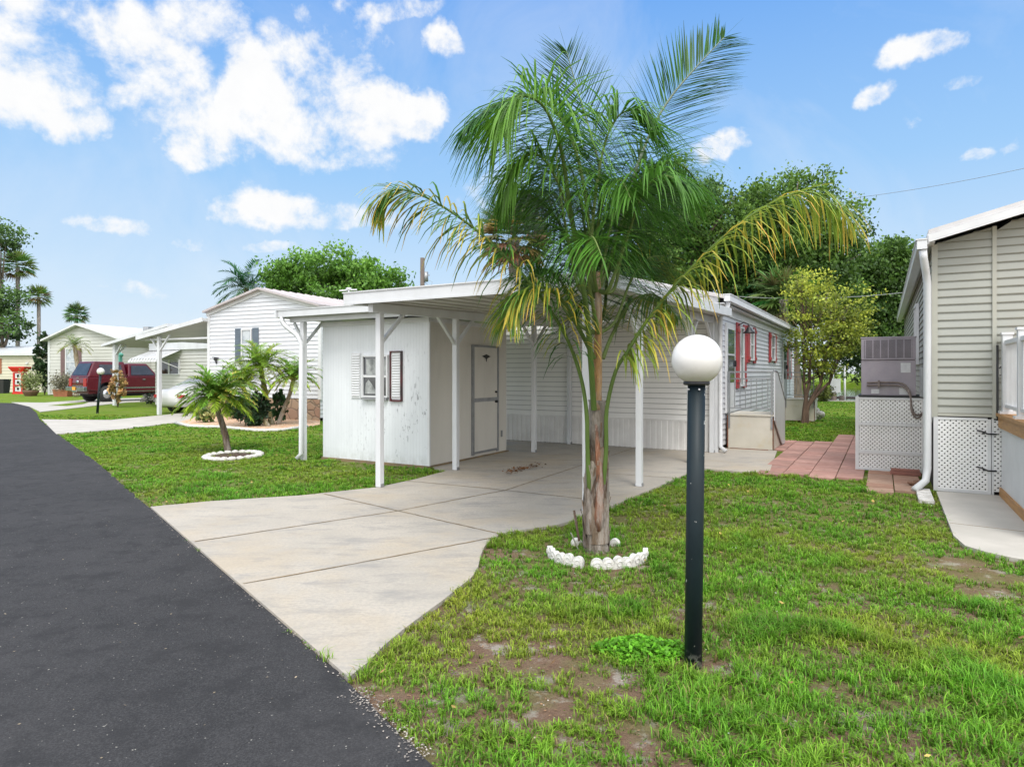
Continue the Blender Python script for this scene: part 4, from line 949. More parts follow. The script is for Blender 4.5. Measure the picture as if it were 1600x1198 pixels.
def feather_palm(parent_label, loc, trunk_pts, tr, nfr, L, lf, col, tipc, name='date_palm', up=1.25, seed=1, group=None, trunk_col=(.20,.13,.09), dense=26, yl=.0):
    random.seed(seed); T = thing(name, parent_label, 'palm tree', loc, 0, group)
    m_ = MB(); m_.col = trunk_col; sp = spline([Vector(p) for p in trunk_pts], 16); m_.tube(sp, [tr*(1.15-.3*i/16)*(1+.10*(i%2)) for i in range(17)], 12, wob=.08)
    top = sp[-1]; m_.col = (.10,.06,.035)
    for k in range(14):
        a = k*2.4; m_.bar(top+Vector((0,0,-.12)), top+Vector((math.cos(a)*.14, math.sin(a)*.14, -.02)), .03, .012)
    m_.build('trunk', M['palmtrunk'], T)
    for k in range(nfr):
        a = k*2.39996+seed; e = (k+.5)/nfr; el = up*(1-e*1.05)+random.uniform(-.08,.08); ll = L*random.uniform(.85,1.1)
        d = Vector((math.cos(a)*math.cos(el), math.sin(a)*math.cos(el), math.sin(el))); pts = [top.copy()]; p = top.copy()
        for i in range(6):
            p = p+d*ll/6; pts.append(p.copy()); d = (d+Vector((0,0,-.20-.16*i/6))).normalized()
        kk = random.uniform(.8,1.25); c = [x*kk for x in col]
        if e > .75: c = [c[0]*1.9, c[1]*1.35, c[2]]
        frond(T, pts, start=.12, nl=dense, L=lf, w=.024*max(1, L), droop=.12, fwd=.7, cg=c, tipc=tipc if random.random() < .4 else None, r0=.010, plum=.35, upb=.2, seg=3, rc=(.16,.20,.05), tipshort=.5)
    random.seed(seed+99); return T
x, y = G(357,706)
def tr(px, py): v = P(px, py, y); return (v.x-x, 0, v.z)
feather_palm('pygmy date palm with curved trunk in the small round stone ring', (x,y,0), [(0,0,-.02), tr(352,680), tr(345,655), tr(339,635), tr(338,622)], .055, 60, .80, .24, (.12,.24,.03), (.45,.38,.06), seed=3, dense=34)
x, y = G(420,667)
feather_palm('leaning date palm left in the cluster on the pebble bed', (x,y,0), [(0,0,0), tr(408,650), tr(393,630), tr(381,608), tr(378,600)], .06, 50, .95, .28, (.17,.28,.035), (.4,.36,.06), seed=5, group='date palms clustered on the pebble bed', trunk_col=(.30,.26,.14))
x, y = G(425,664)
feather_palm('tallest date palm in the cluster on the pebble bed', (x,y,0), [(0,0,0), tr(419,640), tr(414,610), tr(409,585), tr(408,572)], .07, 54, 1.05, .3, (.18,.30,.035), (.4,.36,.06), seed=8, group='date palms clustered on the pebble bed', trunk_col=(.34,.30,.12))
x, y = G(434,664)
feather_palm('right leaning date palm with brown crown base on the pebble bed', (x,y,0), [(0,0,0), tr(443,640), tr(453,615), tr(457,598), tr(459,590)], .055, 42, .92, .28, (.13,.25,.03), (.4,.3,.06), seed=12, group='date palms clustered on the pebble bed', trunk_col=(.26,.20,.13))
x, y, _ = at(119,42.5)
feather_palm('small palm with drooping fronds at the cream house wall', (x,y,0), [(0,0,0),(.15,0,1.5),(.0,0,2.6),(-.1,0,3.35)], .13, 22, 1.1, .4, (.10,.16,.03), (.35,.3,.08), seed=15, trunk_col=(.30,.22,.13), dense=20)
# ring around pygmy palm
rc2, _ = RING2; m_ = MB()
for k in range(22):
    a = 2*PI*k/22; m_.ball((rc2[0]+math.cos(a)*.45, rc2[1]+math.sin(a)*.55, .02), .075, (1.1,.9,.6), 8, 5, .12)
tag(m_.build('stone_ring', M['stone_white']), 'flat round ring of whitish stones around the pygmy palm', 'edging')
m_ = MB(); m_.lathe([(.0,.035),(.3,.035),(.42,.01)], 20, (rc2[0], rc2[1], 0)); tag(m_.build('mulch_bed', M['mulch']), kind='structure')

# fan palms (sabal)
def sabal(label, loc, h, R, seed, tr_=.16, col=(.06,.11,.03), skirt=0.0, group=None, n=44, cat='palm tree'):
    random.seed(seed); T = thing('cabbage_palm', label, cat, loc, 0, group)
    m_ = MB(); m_.col = (.26,.23,.19); m_.tube([(0,0,-.1),(.05,0,h*.5),(0,.05,h)], [tr_*1.1, tr_, tr_*1.05], 10, wob=.05); m_.build('trunk', M['palmtrunk'], T)
    V = []; Fq = []; CO = []
    for k in range(n):
        a = k*2.4+random.uniform(-.2,.2); e = k/n; el = 1.35-2.15*e if e < .85 else random.uniform(-.9,-.5)
        d = Vector((math.cos(a)*math.cos(el), math.sin(a)*math.cos(el), math.sin(el))); c = Vector((0,0,h)); q = c+d*R*random.uniform(.38,.55)
        sv = d.cross(Vector((0,0,1))); sv = sv.normalized() if sv.length > .05 else Vector((1,0,0)); un = sv.cross(d)
        dead = random.random() < skirt or e > .93
        cc = [x*random.uniform(.6,1.5) for x in (col if not dead else (.15,.13,.055))]
        leaf_strip(V, Fq, CO, c, d, R*.5, .05, .05, cc, cc, 2)
        for j in range(13):
            b = (j-6)/6*1.25; dd = (d*math.cos(b)+sv*math.sin(b)+un*(.15*math.cos(b)+random.uniform(-.05,.05))).normalized()
            leaf_strip(V, Fq, CO, q, dd, R*random.uniform(.5,.66), R*.065, .22, cc, [x*1.15 for x in cc], 3, nrm=un if j % 2 else None)
    me = bpy.data.meshes.new('crown'); me.from_pydata([tuple(v) for v in V], [], Fq)
    at = me.color_attributes.new('Col', 'FLOAT_COLOR', 'POINT'); at.data.foreach_set('color', np.array([(*c, 1) for c in CO], np.float32).ravel())
    me.materials.append(M['palm']); o = bpy.data.objects.new('crown', me); C.objects.link(o); o.parent = T
    return T
def zof(py, Y): return EYE+(HZ-py)/F*Y
sabal('tallest cabbage palm at the far left edge of the sky', at(27,62), zof(416,62), 1.75, 1, .17, (.11,.16,.045), group='cabbage palms on the far left')
sabal('shorter dark-trunked cabbage palm right of the tallest one', at(60,61), zof(464,61), 1.25, 2, .15, (.11,.16,.045), group='cabbage palms on the far left')
sabal('small cabbage palm crown above the cream house roof', at(119,63), zof(492,63), 1.25, 3, .15, (.07,.12,.035), group='cabbage palms on the far left')
sabal('brown-skirted cabbage palm behind the carport roof', at(803,26), zof(372,26), 1.75, 4, .22, (.09,.12,.035), .30, n=60)
sabal('cabbage palm in the shade under the big oak behind the roof', at(1185,34), zof(452,34), 2.5, 5, .22, (.05,.10,.03))
sabal('cabbage palm nestled low behind the far end of the home', at(1225,30), zof(468,30), 1.7, 6, .2, (.07,.12,.03))
sabal('cabbage palm hidden mostly by the feather palm crown', at(1095,33), zof(425,33), 2.0, 7, .2, (.05,.10,.03))

# ------------------------------------------------------------------ broadleaf trees
def leafmesh(name, pts, size, cols, parent, mat='leaf', asp=.6, tilt=.8):
    k = len(pts); a = rng.uniform(0, 2*PI, k); el = rng.normal(0, tilt, k); s = (size*rng.uniform(.6,1.4,k))[:, None]
    u = np.stack([np.cos(a)*np.cos(el), np.sin(a)*np.cos(el), np.sin(el)], 1)
    r = rng.normal(0, 1, (k, 3)); w = np.cross(u, r); w /= np.linalg.norm(w, axis=1)[:, None]+1e-6
    v = np.stack([pts-u*s, pts-w*s*asp-u*s*.1, pts+u*s, pts+w*s*asp-u*s*.1], 1).reshape(-1, 3); i = np.arange(k)*4
    return npmesh(name, v, [np.stack([i,i+1,i+2,i+3],1)], None, M[mat], np.repeat(cols, 4, 0), parent)
def crown_pts(blobs, ncl, per, cr, shell=.35):
    """blobs: (cx,cy,cz,rx,ry,rz). returns points and cluster id shade"""
    P_ = []; S_ = []; tot = sum(b[3]*b[5] for b in blobs)
    for b in blobs:
        n = max(3, int(ncl*b[3]*b[5]/tot)); d = rng.normal(0, 1, (n, 3)); d /= np.linalg.norm(d, axis=1)[:, None]
        r = rng.uniform(shell, 1.0, (n, 1))**.5*(1+.30*np.sin(d[:, :1]*6+b[0]*3)*np.cos(d[:, 2:3]*5+b[2])+rng.uniform(-.12,.22,(n,1)))
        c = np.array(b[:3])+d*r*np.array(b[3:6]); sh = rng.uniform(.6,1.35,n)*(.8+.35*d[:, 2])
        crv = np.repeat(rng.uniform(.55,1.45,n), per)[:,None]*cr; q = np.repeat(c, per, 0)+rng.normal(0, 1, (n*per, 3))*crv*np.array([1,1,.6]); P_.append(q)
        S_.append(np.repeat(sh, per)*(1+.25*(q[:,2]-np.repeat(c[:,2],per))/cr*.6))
    return np.concatenate(P_), np.clip(np.concatenate(S_), .25, 1.9)
def tree(label, loc, th, trad, blobs, ncl, per, cr, leaf, col, seed, name='oak_tree', group=None, bark='bark', fork=1, cat='tree', col2=None, limbs=None, shell=.35):
    random.seed(seed); T = thing(name, label, cat, loc, 0, group)
    m_ = MB()
    bl = blobs
    for k in range(fork):
        b = bl[k % len(bl)]; sx = (random.uniform(-.1,.1)) if fork > 1 else 0
        top = Vector((b[0]*.35, b[1]*.35, th)) if fork == 1 else Vector((b[0]*.6, b[1]*.6, th))
        m_.tube(spline([Vector((sx,0,-.1)), Vector((sx+top.x*.25, top.y*.3, th*.45)), top], 8), [trad*(1.25-.55*i/8)/(1 if fork == 1 else 1.4) for i in range(9)], 9, wob=.1)
    for i, b in enumerate(bl):
        s0 = Vector((b[0]*.35, b[1]*.35, th)) if fork == 1 else Vector((bl[i % fork][0]*.6, bl[i % fork][1]*.6, th*.95)); e = Vector(b[:3])
        m_.tube(spline([s0, s0.lerp(e, .5)+Vector((random.uniform(-.3,.3),0,.2))*trad*3, e], 6), [trad*(.5-.4*j/6) for j in range(7)], 6, wob=.1)
        for j in range(5 if trad > .1 else 7):
            f = e+Vector((random.uniform(-1,1)*b[3], random.uniform(-1,1)*b[4], random.uniform(-.8,.9)*b[5]))*.8
            m_.tube([s0.lerp(e, random.uniform(.3,.9)), s0.lerp(e,.6).lerp(f,.6), f], [trad*.2, trad*.13, trad*.05], 5)
    m_.build('trunk', M[bark], T)
    pts, sh = crown_pts(blobs, ncl, per, cr, shell); k = len(pts)
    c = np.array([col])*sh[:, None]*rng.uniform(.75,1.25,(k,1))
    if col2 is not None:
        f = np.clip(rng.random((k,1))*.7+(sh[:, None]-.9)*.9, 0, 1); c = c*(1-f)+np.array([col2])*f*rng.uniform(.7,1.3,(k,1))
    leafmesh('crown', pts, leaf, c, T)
    return T
def bl(px, py, Y, rx, rz_, ox, oy, ry=None, dy=0):
    x, y_, z = (px-800)/F*Y-ox, dy, zof(py, Y); return (x, y_, z, rx*Y/F, (ry or rx)*Y/F, rz_*Y/F)
def px_tree(label, px, Y, th, trad, bls, ncl, per, cr, leaf, col, seed, **kw):
    ox, oy, _ = at(px, Y); return tree(label, (ox, oy, 0), th, trad, [bl(b[0], b[1], Y, b[2], b[3], ox, oy, dy=b[4] if len(b) > 4 else 0) for b in bls], ncl, per, cr, leaf, col, seed, **kw)
OK = (.060,.130,.022); OK2 = (.13,.225,.035)
px_tree('dark live oak rising directly behind the feather palm', 1010, 32, 3.5, .35, [(1040,330,75,70),(970,400,80,60),(1090,400,70,70,1),(1130,350,50,45),(1000,450,90,45),(1110,320,38,30)], 620, 70, .30, .085, OK, 31, group='big trees behind the white home', col2=OK2)
px_tree('tallest broad oak behind the far end of the white home', 1240, 34, 3.5, .4, [(1225,330,75,50),(1290,370,55,55),(1180,350,50,45),(1240,410,90,60),(1170,420,60,60),(1290,450,60,50),(1215,480,60,40)], 760, 70, .32, .09, OK, 32, group='big trees behind the white home', col2=OK2)
px_tree('dense rounded oak right behind the air conditioner', 1385, 38, 3.5, .4, [(1370,420,55,45),(1400,440,50,60),(1340,470,60,60),(1390,500,60,50),(1350,530,50,40),(1420,480,40,60)], 640, 70, .33, .10, (.05,.11,.022), 33, group='big trees behind the white home', col2=(.10,.18,.03))
px_tree('broad bright green tree behind the neighboring roof', 520, 44, 3, .35, [(505,420,45,30),(460,435,40,30),(560,435,45,28),(610,448,30,22),(530,455,80,28),(440,440,25,25),(590,460,55,20)], 300, 75, .38, .12, (.085,.20,.028), 34, col2=(.15,.29,.04))
px_tree('dark spreading tree cropped by the left photo edge', 5, 58, 4, .3, [(2,372,26,14),(-30,360,30,20),(0,470,32,20),(12,503,24,16),(-8,520,40,12),(-50,420,30,40)], 150, 60, .40, .14, (.06,.12,.03), 35, col2=(.10,.18,.04))
# coconut-like palm next to bright tree
feather_palm('large dark feather palm left of the bright green tree', at(385,47), [(0,0,0),(.1,0,4),(0,0,zof(452,47))], .22, 22, 2.6, .9, (.03,.10,.035), None, 'feather_palm', seed=22, dense=40)
# bushy yellow-green tree
x, y = G(1257,661)
ox, oy = x, y
def yb(px, py, rx, rz_, dy=0): return bl(px, py, y, rx, rz_, ox, oy, dy=dy)
tree('bushy yellow-green tree with several thin trunks beside the white home', (x,y,0), 1.25, .085, [yb(1270,470,42,42), yb(1320,480,38,36), yb(1300,520,48,40), yb(1255,520,26,32), yb(1250,445,20,26), yb(1330,520,26,30), yb(1275,560,36,24), yb(1298,578,20,14)],
     250, 34, .14, .046, (.20,.27,.035), 41, name='bushy_tree', bark='bark_red', fork=4, col2=(.40,.42,.05), shell=.15)
# far woods
def woods(name, line, h, n, leaf, col, label, dep=3):
    pts = []; sh = []
    for (a, b) in zip(line, line[1:]):
        L = math.dist(a, b); m = int(n*L); t = rng.random(m)[:, None]; A = np.array(a); B = np.array(b); p = A+(B-A)*t
        nz = fbm(p[:,0]+p[:,1]*.5, p[:,1], .22, 5); hh = h*(.55+.9*nz)
        off = rng.normal(0, dep, (m, 2)); z = rng.random(m)**.8*hh
        # clump
        q = np.stack([p[:,0]+off[:,0], p[:,1]+off[:,1], z], 1); q = np.repeat(q, 14, 0)+rng.normal(0,.30,(m*14,3))
        pts.append(q); sh.append(np.repeat(rng.uniform(.5,1.4,m)*(.6+.6*z/hh), 14))
    pts = np.concatenate(pts); sh = np.concatenate(sh)[:, None]
    o = leafmesh(name, pts, leaf, np.array([col])*sh*rng.uniform(.8,1.2,(len(pts),1)), None)
    return tag(o, label, 'woods', kind='stuff')
woods('mangrove_thicket', [tuple(W(-15,108)[:2]), tuple(W(70,106)[:2])], 6.0, 16, .26, (.07,.115,.03), 'mangrove thicket along the far bank of the canal')
woods('distant_woods', [(-95,95),(-62,94),(-10,90),(25,84)], 5.0, 12, .32, (.055,.13,.025), 'distant green woods behind the far left houses', 2)

# ------------------------------------------------------------------ right-hand house
R = uvthing('mobile_home', 'beige sided home with lattice skirt at the right edge', 'mobile home', .57, 10.04)
RW, RL, RE, SL = 6.0, 13.0, 3.22, .26
pk = RE+RW/2*SL
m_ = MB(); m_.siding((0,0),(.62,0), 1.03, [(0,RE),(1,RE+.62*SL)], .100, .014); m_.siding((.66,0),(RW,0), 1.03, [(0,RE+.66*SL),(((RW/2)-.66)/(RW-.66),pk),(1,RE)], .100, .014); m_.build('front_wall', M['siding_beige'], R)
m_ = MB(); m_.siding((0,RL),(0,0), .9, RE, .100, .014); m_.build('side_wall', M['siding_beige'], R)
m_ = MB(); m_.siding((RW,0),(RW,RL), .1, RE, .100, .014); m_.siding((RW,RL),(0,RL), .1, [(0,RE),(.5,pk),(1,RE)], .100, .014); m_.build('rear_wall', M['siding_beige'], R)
m_ = MB(); m_.box(-.02, .045, -.025, .04, .98, RE); m_.box(.618, .662, -.028, 0, .98, RE+.64*SL); m_.box(.046, .617, -.03, 0, 1.0, 1.03); m_.build('corner_trim', M['trim_beige'], R)
m_ = MB(); o_ = .07
for s in (-1, 1):
    xe = RW/2+s*(RW/2+o_); ze = RE-o_*SL; pr = [(RW/2, pk+.16), (xe, ze+.16), (xe, ze+.10), (RW/2, pk+.10)]
    m_.prism(pr if s > 0 else pr[::-1], 0, RL+.6, lambda v: Vector((v.x, v.z-.32, v.y)))
m_.build('roof', M['roof'], R)
m_ = MB()
for s in (-1, 1):
    xe = RW/2+s*(RW/2+o_); ze = RE-o_*SL
    for (a, b, y0, y1) in ((.0,.095,-.34,-.31),(-.02,.10,-.30,0.0)):
        if y1 == 0.0: a, b = .075, .098
        pr = [(RW/2, pk+b), (xe, ze+b), (xe, ze+a), (RW/2, pk+a)]
        m_.prism(pr if s > 0 else pr[::-1], y0, y1, lambda v: Vector((v.x, v.z, v.y)))
m_.box(-o_-.01, -o_+.012, -.32, RL+.2, RE-o_*SL-.02, RE-o_*SL+.11); m_.box(-o_+.012, 0, -.30, RL+.2, RE-o_*SL+.0, RE-o_*SL+.015)
m_.build('soffit_fascia', M['white'], R)
m_ = MB(); m_.box(-o_-.125, -o_-.015, -.36, RL+.2, RE-.10, RE+.015); m_.box(-o_-.14, -o_-.015, -.37, RL+.2, RE+.015, RE+.03); m_.build('gutter', M['white_metal'], R)
m_ = MB(); m_.tube([(-o_-.06,-.30,RE-.10),(-o_-.05,-.28,RE-.2),(-.09,-.14,RE-.36),(-.07,-.07,RE-.50),(-.07,-.07,.32),(-.09,-.10,.16),(-.22,-.24,.05)], .045, 10); m_.build('downspout', M['white_metal'], R)
m_ = MB(); m_.lattice(.05, .57, .07, .96, -.012); m_.lattice(.635, 1.4, .07, .96, -.012)
LT = m_.build('lattice_skirt', M['lattice'], R)
m_ = MB(); m_.box(0,.05,-.025,-.001,.03,.99); m_.box(.57,.605,-.025,-.001,.03,.97); m_.box(.05,.57,-.025,-.001,.03,.07); m_.box(.05,.57,-.025,-.001,.955,.985); m_.box(.612,.635,-.02,-.001,.03,.985); m_.build('lattice_frame', M['white'], R)
m_ = MB()
for z in (.36, .82): m_ = MB(); m_.tube([(.46,-.03,z+.01),(.51,-.05,z),(.57,-.045,z-.03),(.66,-.035,z-.03)], .010, 6); m_.ball((.53,-.04,z-.02),.016,seg=8,rings=5); m_.build('hinge', M['black'], R)
m_ = MB(); m_.box(.012, RW-.02, .02, RL-.02, .02, RE-.1); m_.build('dark_core', M['dark_void'], R)  # dark box added behind the lattice; its colour stands for shade
m_ = MB(); m_.box(.675, .80, -.03, -.018, 1.50, 1.66); pq = m_.build('number_plaque', M['siding_cream'], R)
m_ = MB(); m_.box(.705, .722, -.036, -.031, 1.52, 1.64); m_.bar((.685,-.0335,1.608),(.708,-.0335,1.635),.014,.005,up=(0,1,0)); m_.box(.688,.738,-.036,-.031,1.517,1.53); m_.build('number', M['black'], pq)
window(R, 3.6, 1.75, .75, 1.0, -.014, 'glass', axis='y-')
m_ = MB(); m_.tube([(.668,-.035,1.9),(.668,-.035,1.0),(.69,-.04,.96),(.80,-.04,.95)], .012, 6); m_.build('cable', M['black'], R)
m_ = MB(); m_.box(-.12,-.016,.55,.80,1.22,1.62); tag(m_.build('electric_box', M['grey_metal'], None, bevel=.01, loc=W(.57,10.04), rz=TH), 'grey electrical box fixed to the beige side wall', 'electrical box')
# deck
KD = uvthing('deck', 'white paneled entry deck with timber trim at the right edge', 'deck', 1.27, 10.0)
m_ = MB(); m_.box(0, 2.5, -2.6, -.05, .14, .88); m_.build('skirt_panel', M['white'], KD)
m_ = MB()
m_.box(-.02, 2.5, -2.62, -.04, .0, .14); m_.build('base_board', M['cedar'], KD)
m_ = MB(); m_.box(-.03, 2.5, -2.63, -.03, .88, 1.02); m_.box(-.05, 2.5, -2.66, -.0, 1.02, 1.055); m_.build('deck_board', M['cedar'], KD)
m_ = MB()
for yy in (-.10, -1.15, -2.3):
    m_ = MB()
    m_.box(-.0, .10, yy-.05, yy+.05, 1.055, 2.02); m_.box(-.012, .112, yy-.062, yy+.062, 2.02, 2.05); m_.box(-.03,.13,yy-.08,yy+.08,1.055,1.085)
    m_.build('railing_post', M['white'], KD)
m_ = MB(); m_.box(.02,.08,-2.3,-.15,1.90,1.95); m_.box(.02,.08,-2.3,-.15,1.13,1.17); yy = -.20
while yy > -2.25: m_.box(.035,.065,yy-.016,yy+.016,1.17,1.90); yy -= .085
m_.build('railing', M['white'], KD)
# lattice enclosure and AC
E = uvthing('lattice_enclosure', 'white lattice enclosure holding up the air conditioner', 'enclosure', -.36, 11.65)
m_ = MB(); m_.lattice(.03, .88, .06, 1.14, 0)
b_ = MB(); b_.lattice(0, .95, .06, 1.14, 0)     # left return
m_.add([(-.004+(-v[1]), v[0]+.02, v[2]) for v in b_.v], b_.f); m_.build('lattice_panel', M['lattice'], E)
m_ = MB(); m_.box(-.02,.03,-.016,.03,.02,1.18); m_.box(.88,.925,-.016,.0,.02,1.16)
for z in (.03,.29,.73,1.14): m_.box(.03,.88,-.016,-.007,z,z+(.05 if z in (.29,.73) else .03)); 
m_.box(-.02,.0,.03,.98,1.14,1.17); m_.box(-.02,.03,.98,1.02,.02,1.17); m_.build('frame', M['white'], E)
m_ = MB(); m_.box(.06,.90,.06,.94,.02,1.10); m_.build('shade_core', M['dark_void'], E)  # solid dark box; shade inside the enclosure put into its colour
A_ = uvthing('air_conditioner', 'weathered purple-grey air conditioner on top of the lattice enclosure', 'air conditioner', -.32, 11.72)
Z0 = 1.13
m_ = MB(); m_.box(-.02,.84,-.05,.85,Z0,Z0+.075); m_.build('base_tray', M['black'], A_)
m_ = MB(); m_.box(.02,.76,.0,.75,Z0+.076,Z0+.62); m_.box(.02,.76,.0,.75,Z0+.63,Z0+.97); m_.box(.01,.77,-.01,.76,Z0+.97,Z0+.99); m_.box(.03,.75,.01,.74,Z0+.62,Z0+.63); ac = m_.build('cabinet', M['ac'], A_, bevel=.004)
m_ = MB(); m_.box(.06,.72,-.006,-.001,Z0+.66,Z0+.94); m_.build('grille_recess', M['ac_dark'], A_)
m_ = MB()
for i in range(7): m_.box(.07+i*.105, .085+i*.105, -.014, -.0065, Z0+.655, Z0+.945)
for i in range(34): m_.box(.06, .72, -.009, -.0065, Z0+.665+i*.008, Z0+.668+i*.008)
m_.box(.03,.75,-.018,-.001,Z0+.635,Z0+.65); m_.build('grille', M['ac'], A_)
m_ = MB(); m_.box(.56,.69,-.005,-.001,Z0+.43,Z0+.58); m_.box(.16,.27,-.005,-.001,Z0+.10,Z0+.17); m_.box(.54,.66,-.005,-.001,Z0+.09,Z0+.20); m_.build('label', M['label'], A_)
m_ = MB()
for k, dz in enumerate((0,-.045)):
    m_.tube(spline([Vector((.10,-.03,Z0+.27+dz)),Vector((.35,-.04,Z0+.28+dz)),Vector((.58,-.05,Z0+.26+dz)),Vector((.68,-.07,Z0+.12+dz)),Vector((.70,-.09,Z0-.12+dz)),Vector((.78,-.09,Z0-.22+dz)),Vector((.88,-.05,Z0-.12)),Vector((.90,.0,Z0+.1))], 24), .012 if k else .015, 8)
m_.box(.25,.28,-.07,-.005,Z0+.20,Z0+.31); m_.build('refrigerant_pipe', simple('pipe_foam', (.24,.20,.18), (.15,.12,.11), 12, .8), A_)
x, y = G(1415,745); m_ = MB(); m_.box(-.2,.2,-.05,.05,.03,.08); m_.box(-.19,.18,-.045,.05,.082,.12); tag(m_.build('stacked_boards', M['brick_mat'], None, bevel=.006, loc=(x,y,0), rz=TH), 'short boards stacked against the lattice enclosure foot', 'boards')
x, y = G(1434,762); m_ = MB()
for i in range(5): m_.tube(spline([Vector((math.cos(t)*.10*(1+.1*i), math.sin(t)*.06, .05+.008*i)) for t in [j*.8+i for j in range(6)]], 12), .014, 6)
tag(m_.build('rope_coil', simple('old_rope', (.26,.15,.10), (.15,.08,.05), 20, .9), None, loc=(x,y,0)), 'brown tangle of rope lying on the tan pavers', 'rope')
a = W(.50,9.3); m_ = MB(); m_.box(-.08,.08,-.45,.45,.0,.05); tag(m_.build('splash_block', M['stone_white'], None, bevel=.01, loc=W(.45,9.55), rz=TH), 'narrow concrete strip under the beige home downspout', 'splash block')

# dock behind
K2 = thing('dock_post', 'boat dock pilings with white lift box and pole at the canal', 'dock', (at(1313,36)[0], 36, 0), TH)
m_ = MB(); m_.tube([(-.35,0,-1),(-.35,0,.45)], .17, 8, wob=.08); m_.tube([(.1,.1,-1),(.1,.1,.30)], .16, 8, wob=.08); m_.build('piling', M['pole_wood'], K2)
m_ = MB(); m_.box(-.5,.0,-.1,.3,.45,1.25); m_.build('power_box', M['white'], K2, bevel=.02)
m_ = MB(); m_.tube([(.22,0,-.4),(.22,0,1.95)], .05, 8); m_.tube([(-.35,.1,1.25),(-.35,.1,1.5)],.03,6); m_.bar((.22,0,1.9),(-.3,.0,1.98),.05,.05); m_.build('lift_pole', M['white'], K2)
m_ = MB(); c0 = W(14,41); m_.box(-7,8,-.6,.6,-.12,.02); 
tag(m_.build('dock_walkway', M['pole_wood'], None, loc=(at(1325,42)[0],42.5,0), rz=TH), 'low weathered dock walkway over the canal', 'dock')
x, _, _ = at(1346,36); m_ = MB(); m_.tube([(0,0,-1),(0,0,.35)], .2, 8, wob=.06); tag(m_.build('mooring_piling', M['pole_wood'], None, loc=(x,36,0)), 'short dark piling beside the air conditioner, at the seawall', 'piling')
x, y = G(1277,657); m_ = MB()
for i in range(7): m_.ball((random.uniform(-.15,.15),random.uniform(-.12,.12),.1+random.uniform(0,.22)), random.uniform(.07,.13), (1,1,.9), 8, 5, .2)
tag(m_.build('white_rock', M['stone_white'], None, loc=(x,y,0)), 'small pile of white rocks beside the bushy tree trunk', 'rocks')

# ------------------------------------------------------------------ neighbouring houses
T2 = math.radians(-25)
N2 = thing('mobile_home', 'white gabled home with slate shutters and stone skirt', 'mobile home', (-10.8,23.1,0), T2)
w2, e2, r2 = 5.06, 3.70, 4.36
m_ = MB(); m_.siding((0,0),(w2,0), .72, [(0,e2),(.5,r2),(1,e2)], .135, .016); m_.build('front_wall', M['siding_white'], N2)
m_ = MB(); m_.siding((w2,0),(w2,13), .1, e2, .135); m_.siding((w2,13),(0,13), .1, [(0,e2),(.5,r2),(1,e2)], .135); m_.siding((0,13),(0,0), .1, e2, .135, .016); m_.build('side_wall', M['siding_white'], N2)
m_ = MB(); m_.box(-.01,w2+.01,-.04,.0,.0,.70); m_.build('stone_skirt', M['stonework'], N2)
m_ = MB()
for s in (-1, 1):
    xe = w2/2+s*(w2/2+.12); ze = e2-.12*.26; pr = [(w2/2, r2+.09), (xe, ze+.09), (xe, ze+.02), (w2/2, r2+.02)]
    m_.prism(pr if s > 0 else pr[::-1], 0, 13.4, lambda v: Vector((v.x, v.z-.2, v.y)))
    if s > 0:
        for i in range(34): 
            yy = .1+i*.39; m_.add([(w2/2,yy,r2+.092),(xe,yy,ze+.092),(xe,yy+.03,ze+.092),(w2/2,yy+.03,r2+.092),(w2/2,yy+.015,r2+.115),(xe,yy+.015,ze+.115)], [(0,1,5,4),(4,5,2,3)])
m_.build('roof', M['roof_old'], N2)
m_ = MB()
for s in (-1, 1):
    xe = w2/2+s*(w2/2+.1); ze = e2-.1*.26; pr = [(w2/2, r2+.03), (xe, ze+.03), (xe, ze-.10), (w2/2, r2-.10)]
    m_.prism(pr if s > 0 else pr[::-1], -.05, -.018, lambda v: Vector((v.x, v.z, v.y)))
for a in (0, w2): m_.box(a-.06, a+.06, -.035, .05, .7, e2-.02)
m_.build('trim', M['white'], N2)
window(N2, 1.66, 2.05, .40, .98, -.016, 'glass_curtain', 'grey_shutter', .28, (1.95,3.10))
m_ = MB(); m_.ball((.38,-.06,2.05), .06, (1.6,.4,1), 8, 5); m_.bar((.2,-.05,2.12),(.52,-.05,2.10),.03,.02); m_.bar((.38,-.05,2.05),(.42,-.05,1.88),.05,.02); m_.build('wall_ornament', M['black'], N2)
m_ = MB(); m_.tube([(.85+.14*math.cos(a),-.05,1.62+.14*math.sin(a)) for a in [i*PI/6 for i in range(13)]], .016, 5); m_.bar((.73,-.05,1.62),(.97,-.05,1.62),.012,.012); m_.build('wall_ornament', M['black'], N2)
# antenna on roof
m_ = MB(); m_.tube([(0,0,0),(0,0,.45)], .03, 6); m_.bar((-.35,0,.38),(.3,0,.42),.05,.04); m_.ball((.0,0,.45),.09,(1.3,1,.5),8,5)
v = P(545,470,24); tag(m_.build('roof_antenna', M['white'], None, loc=v), 'small white antenna mast above the neighboring roof', 'antenna')
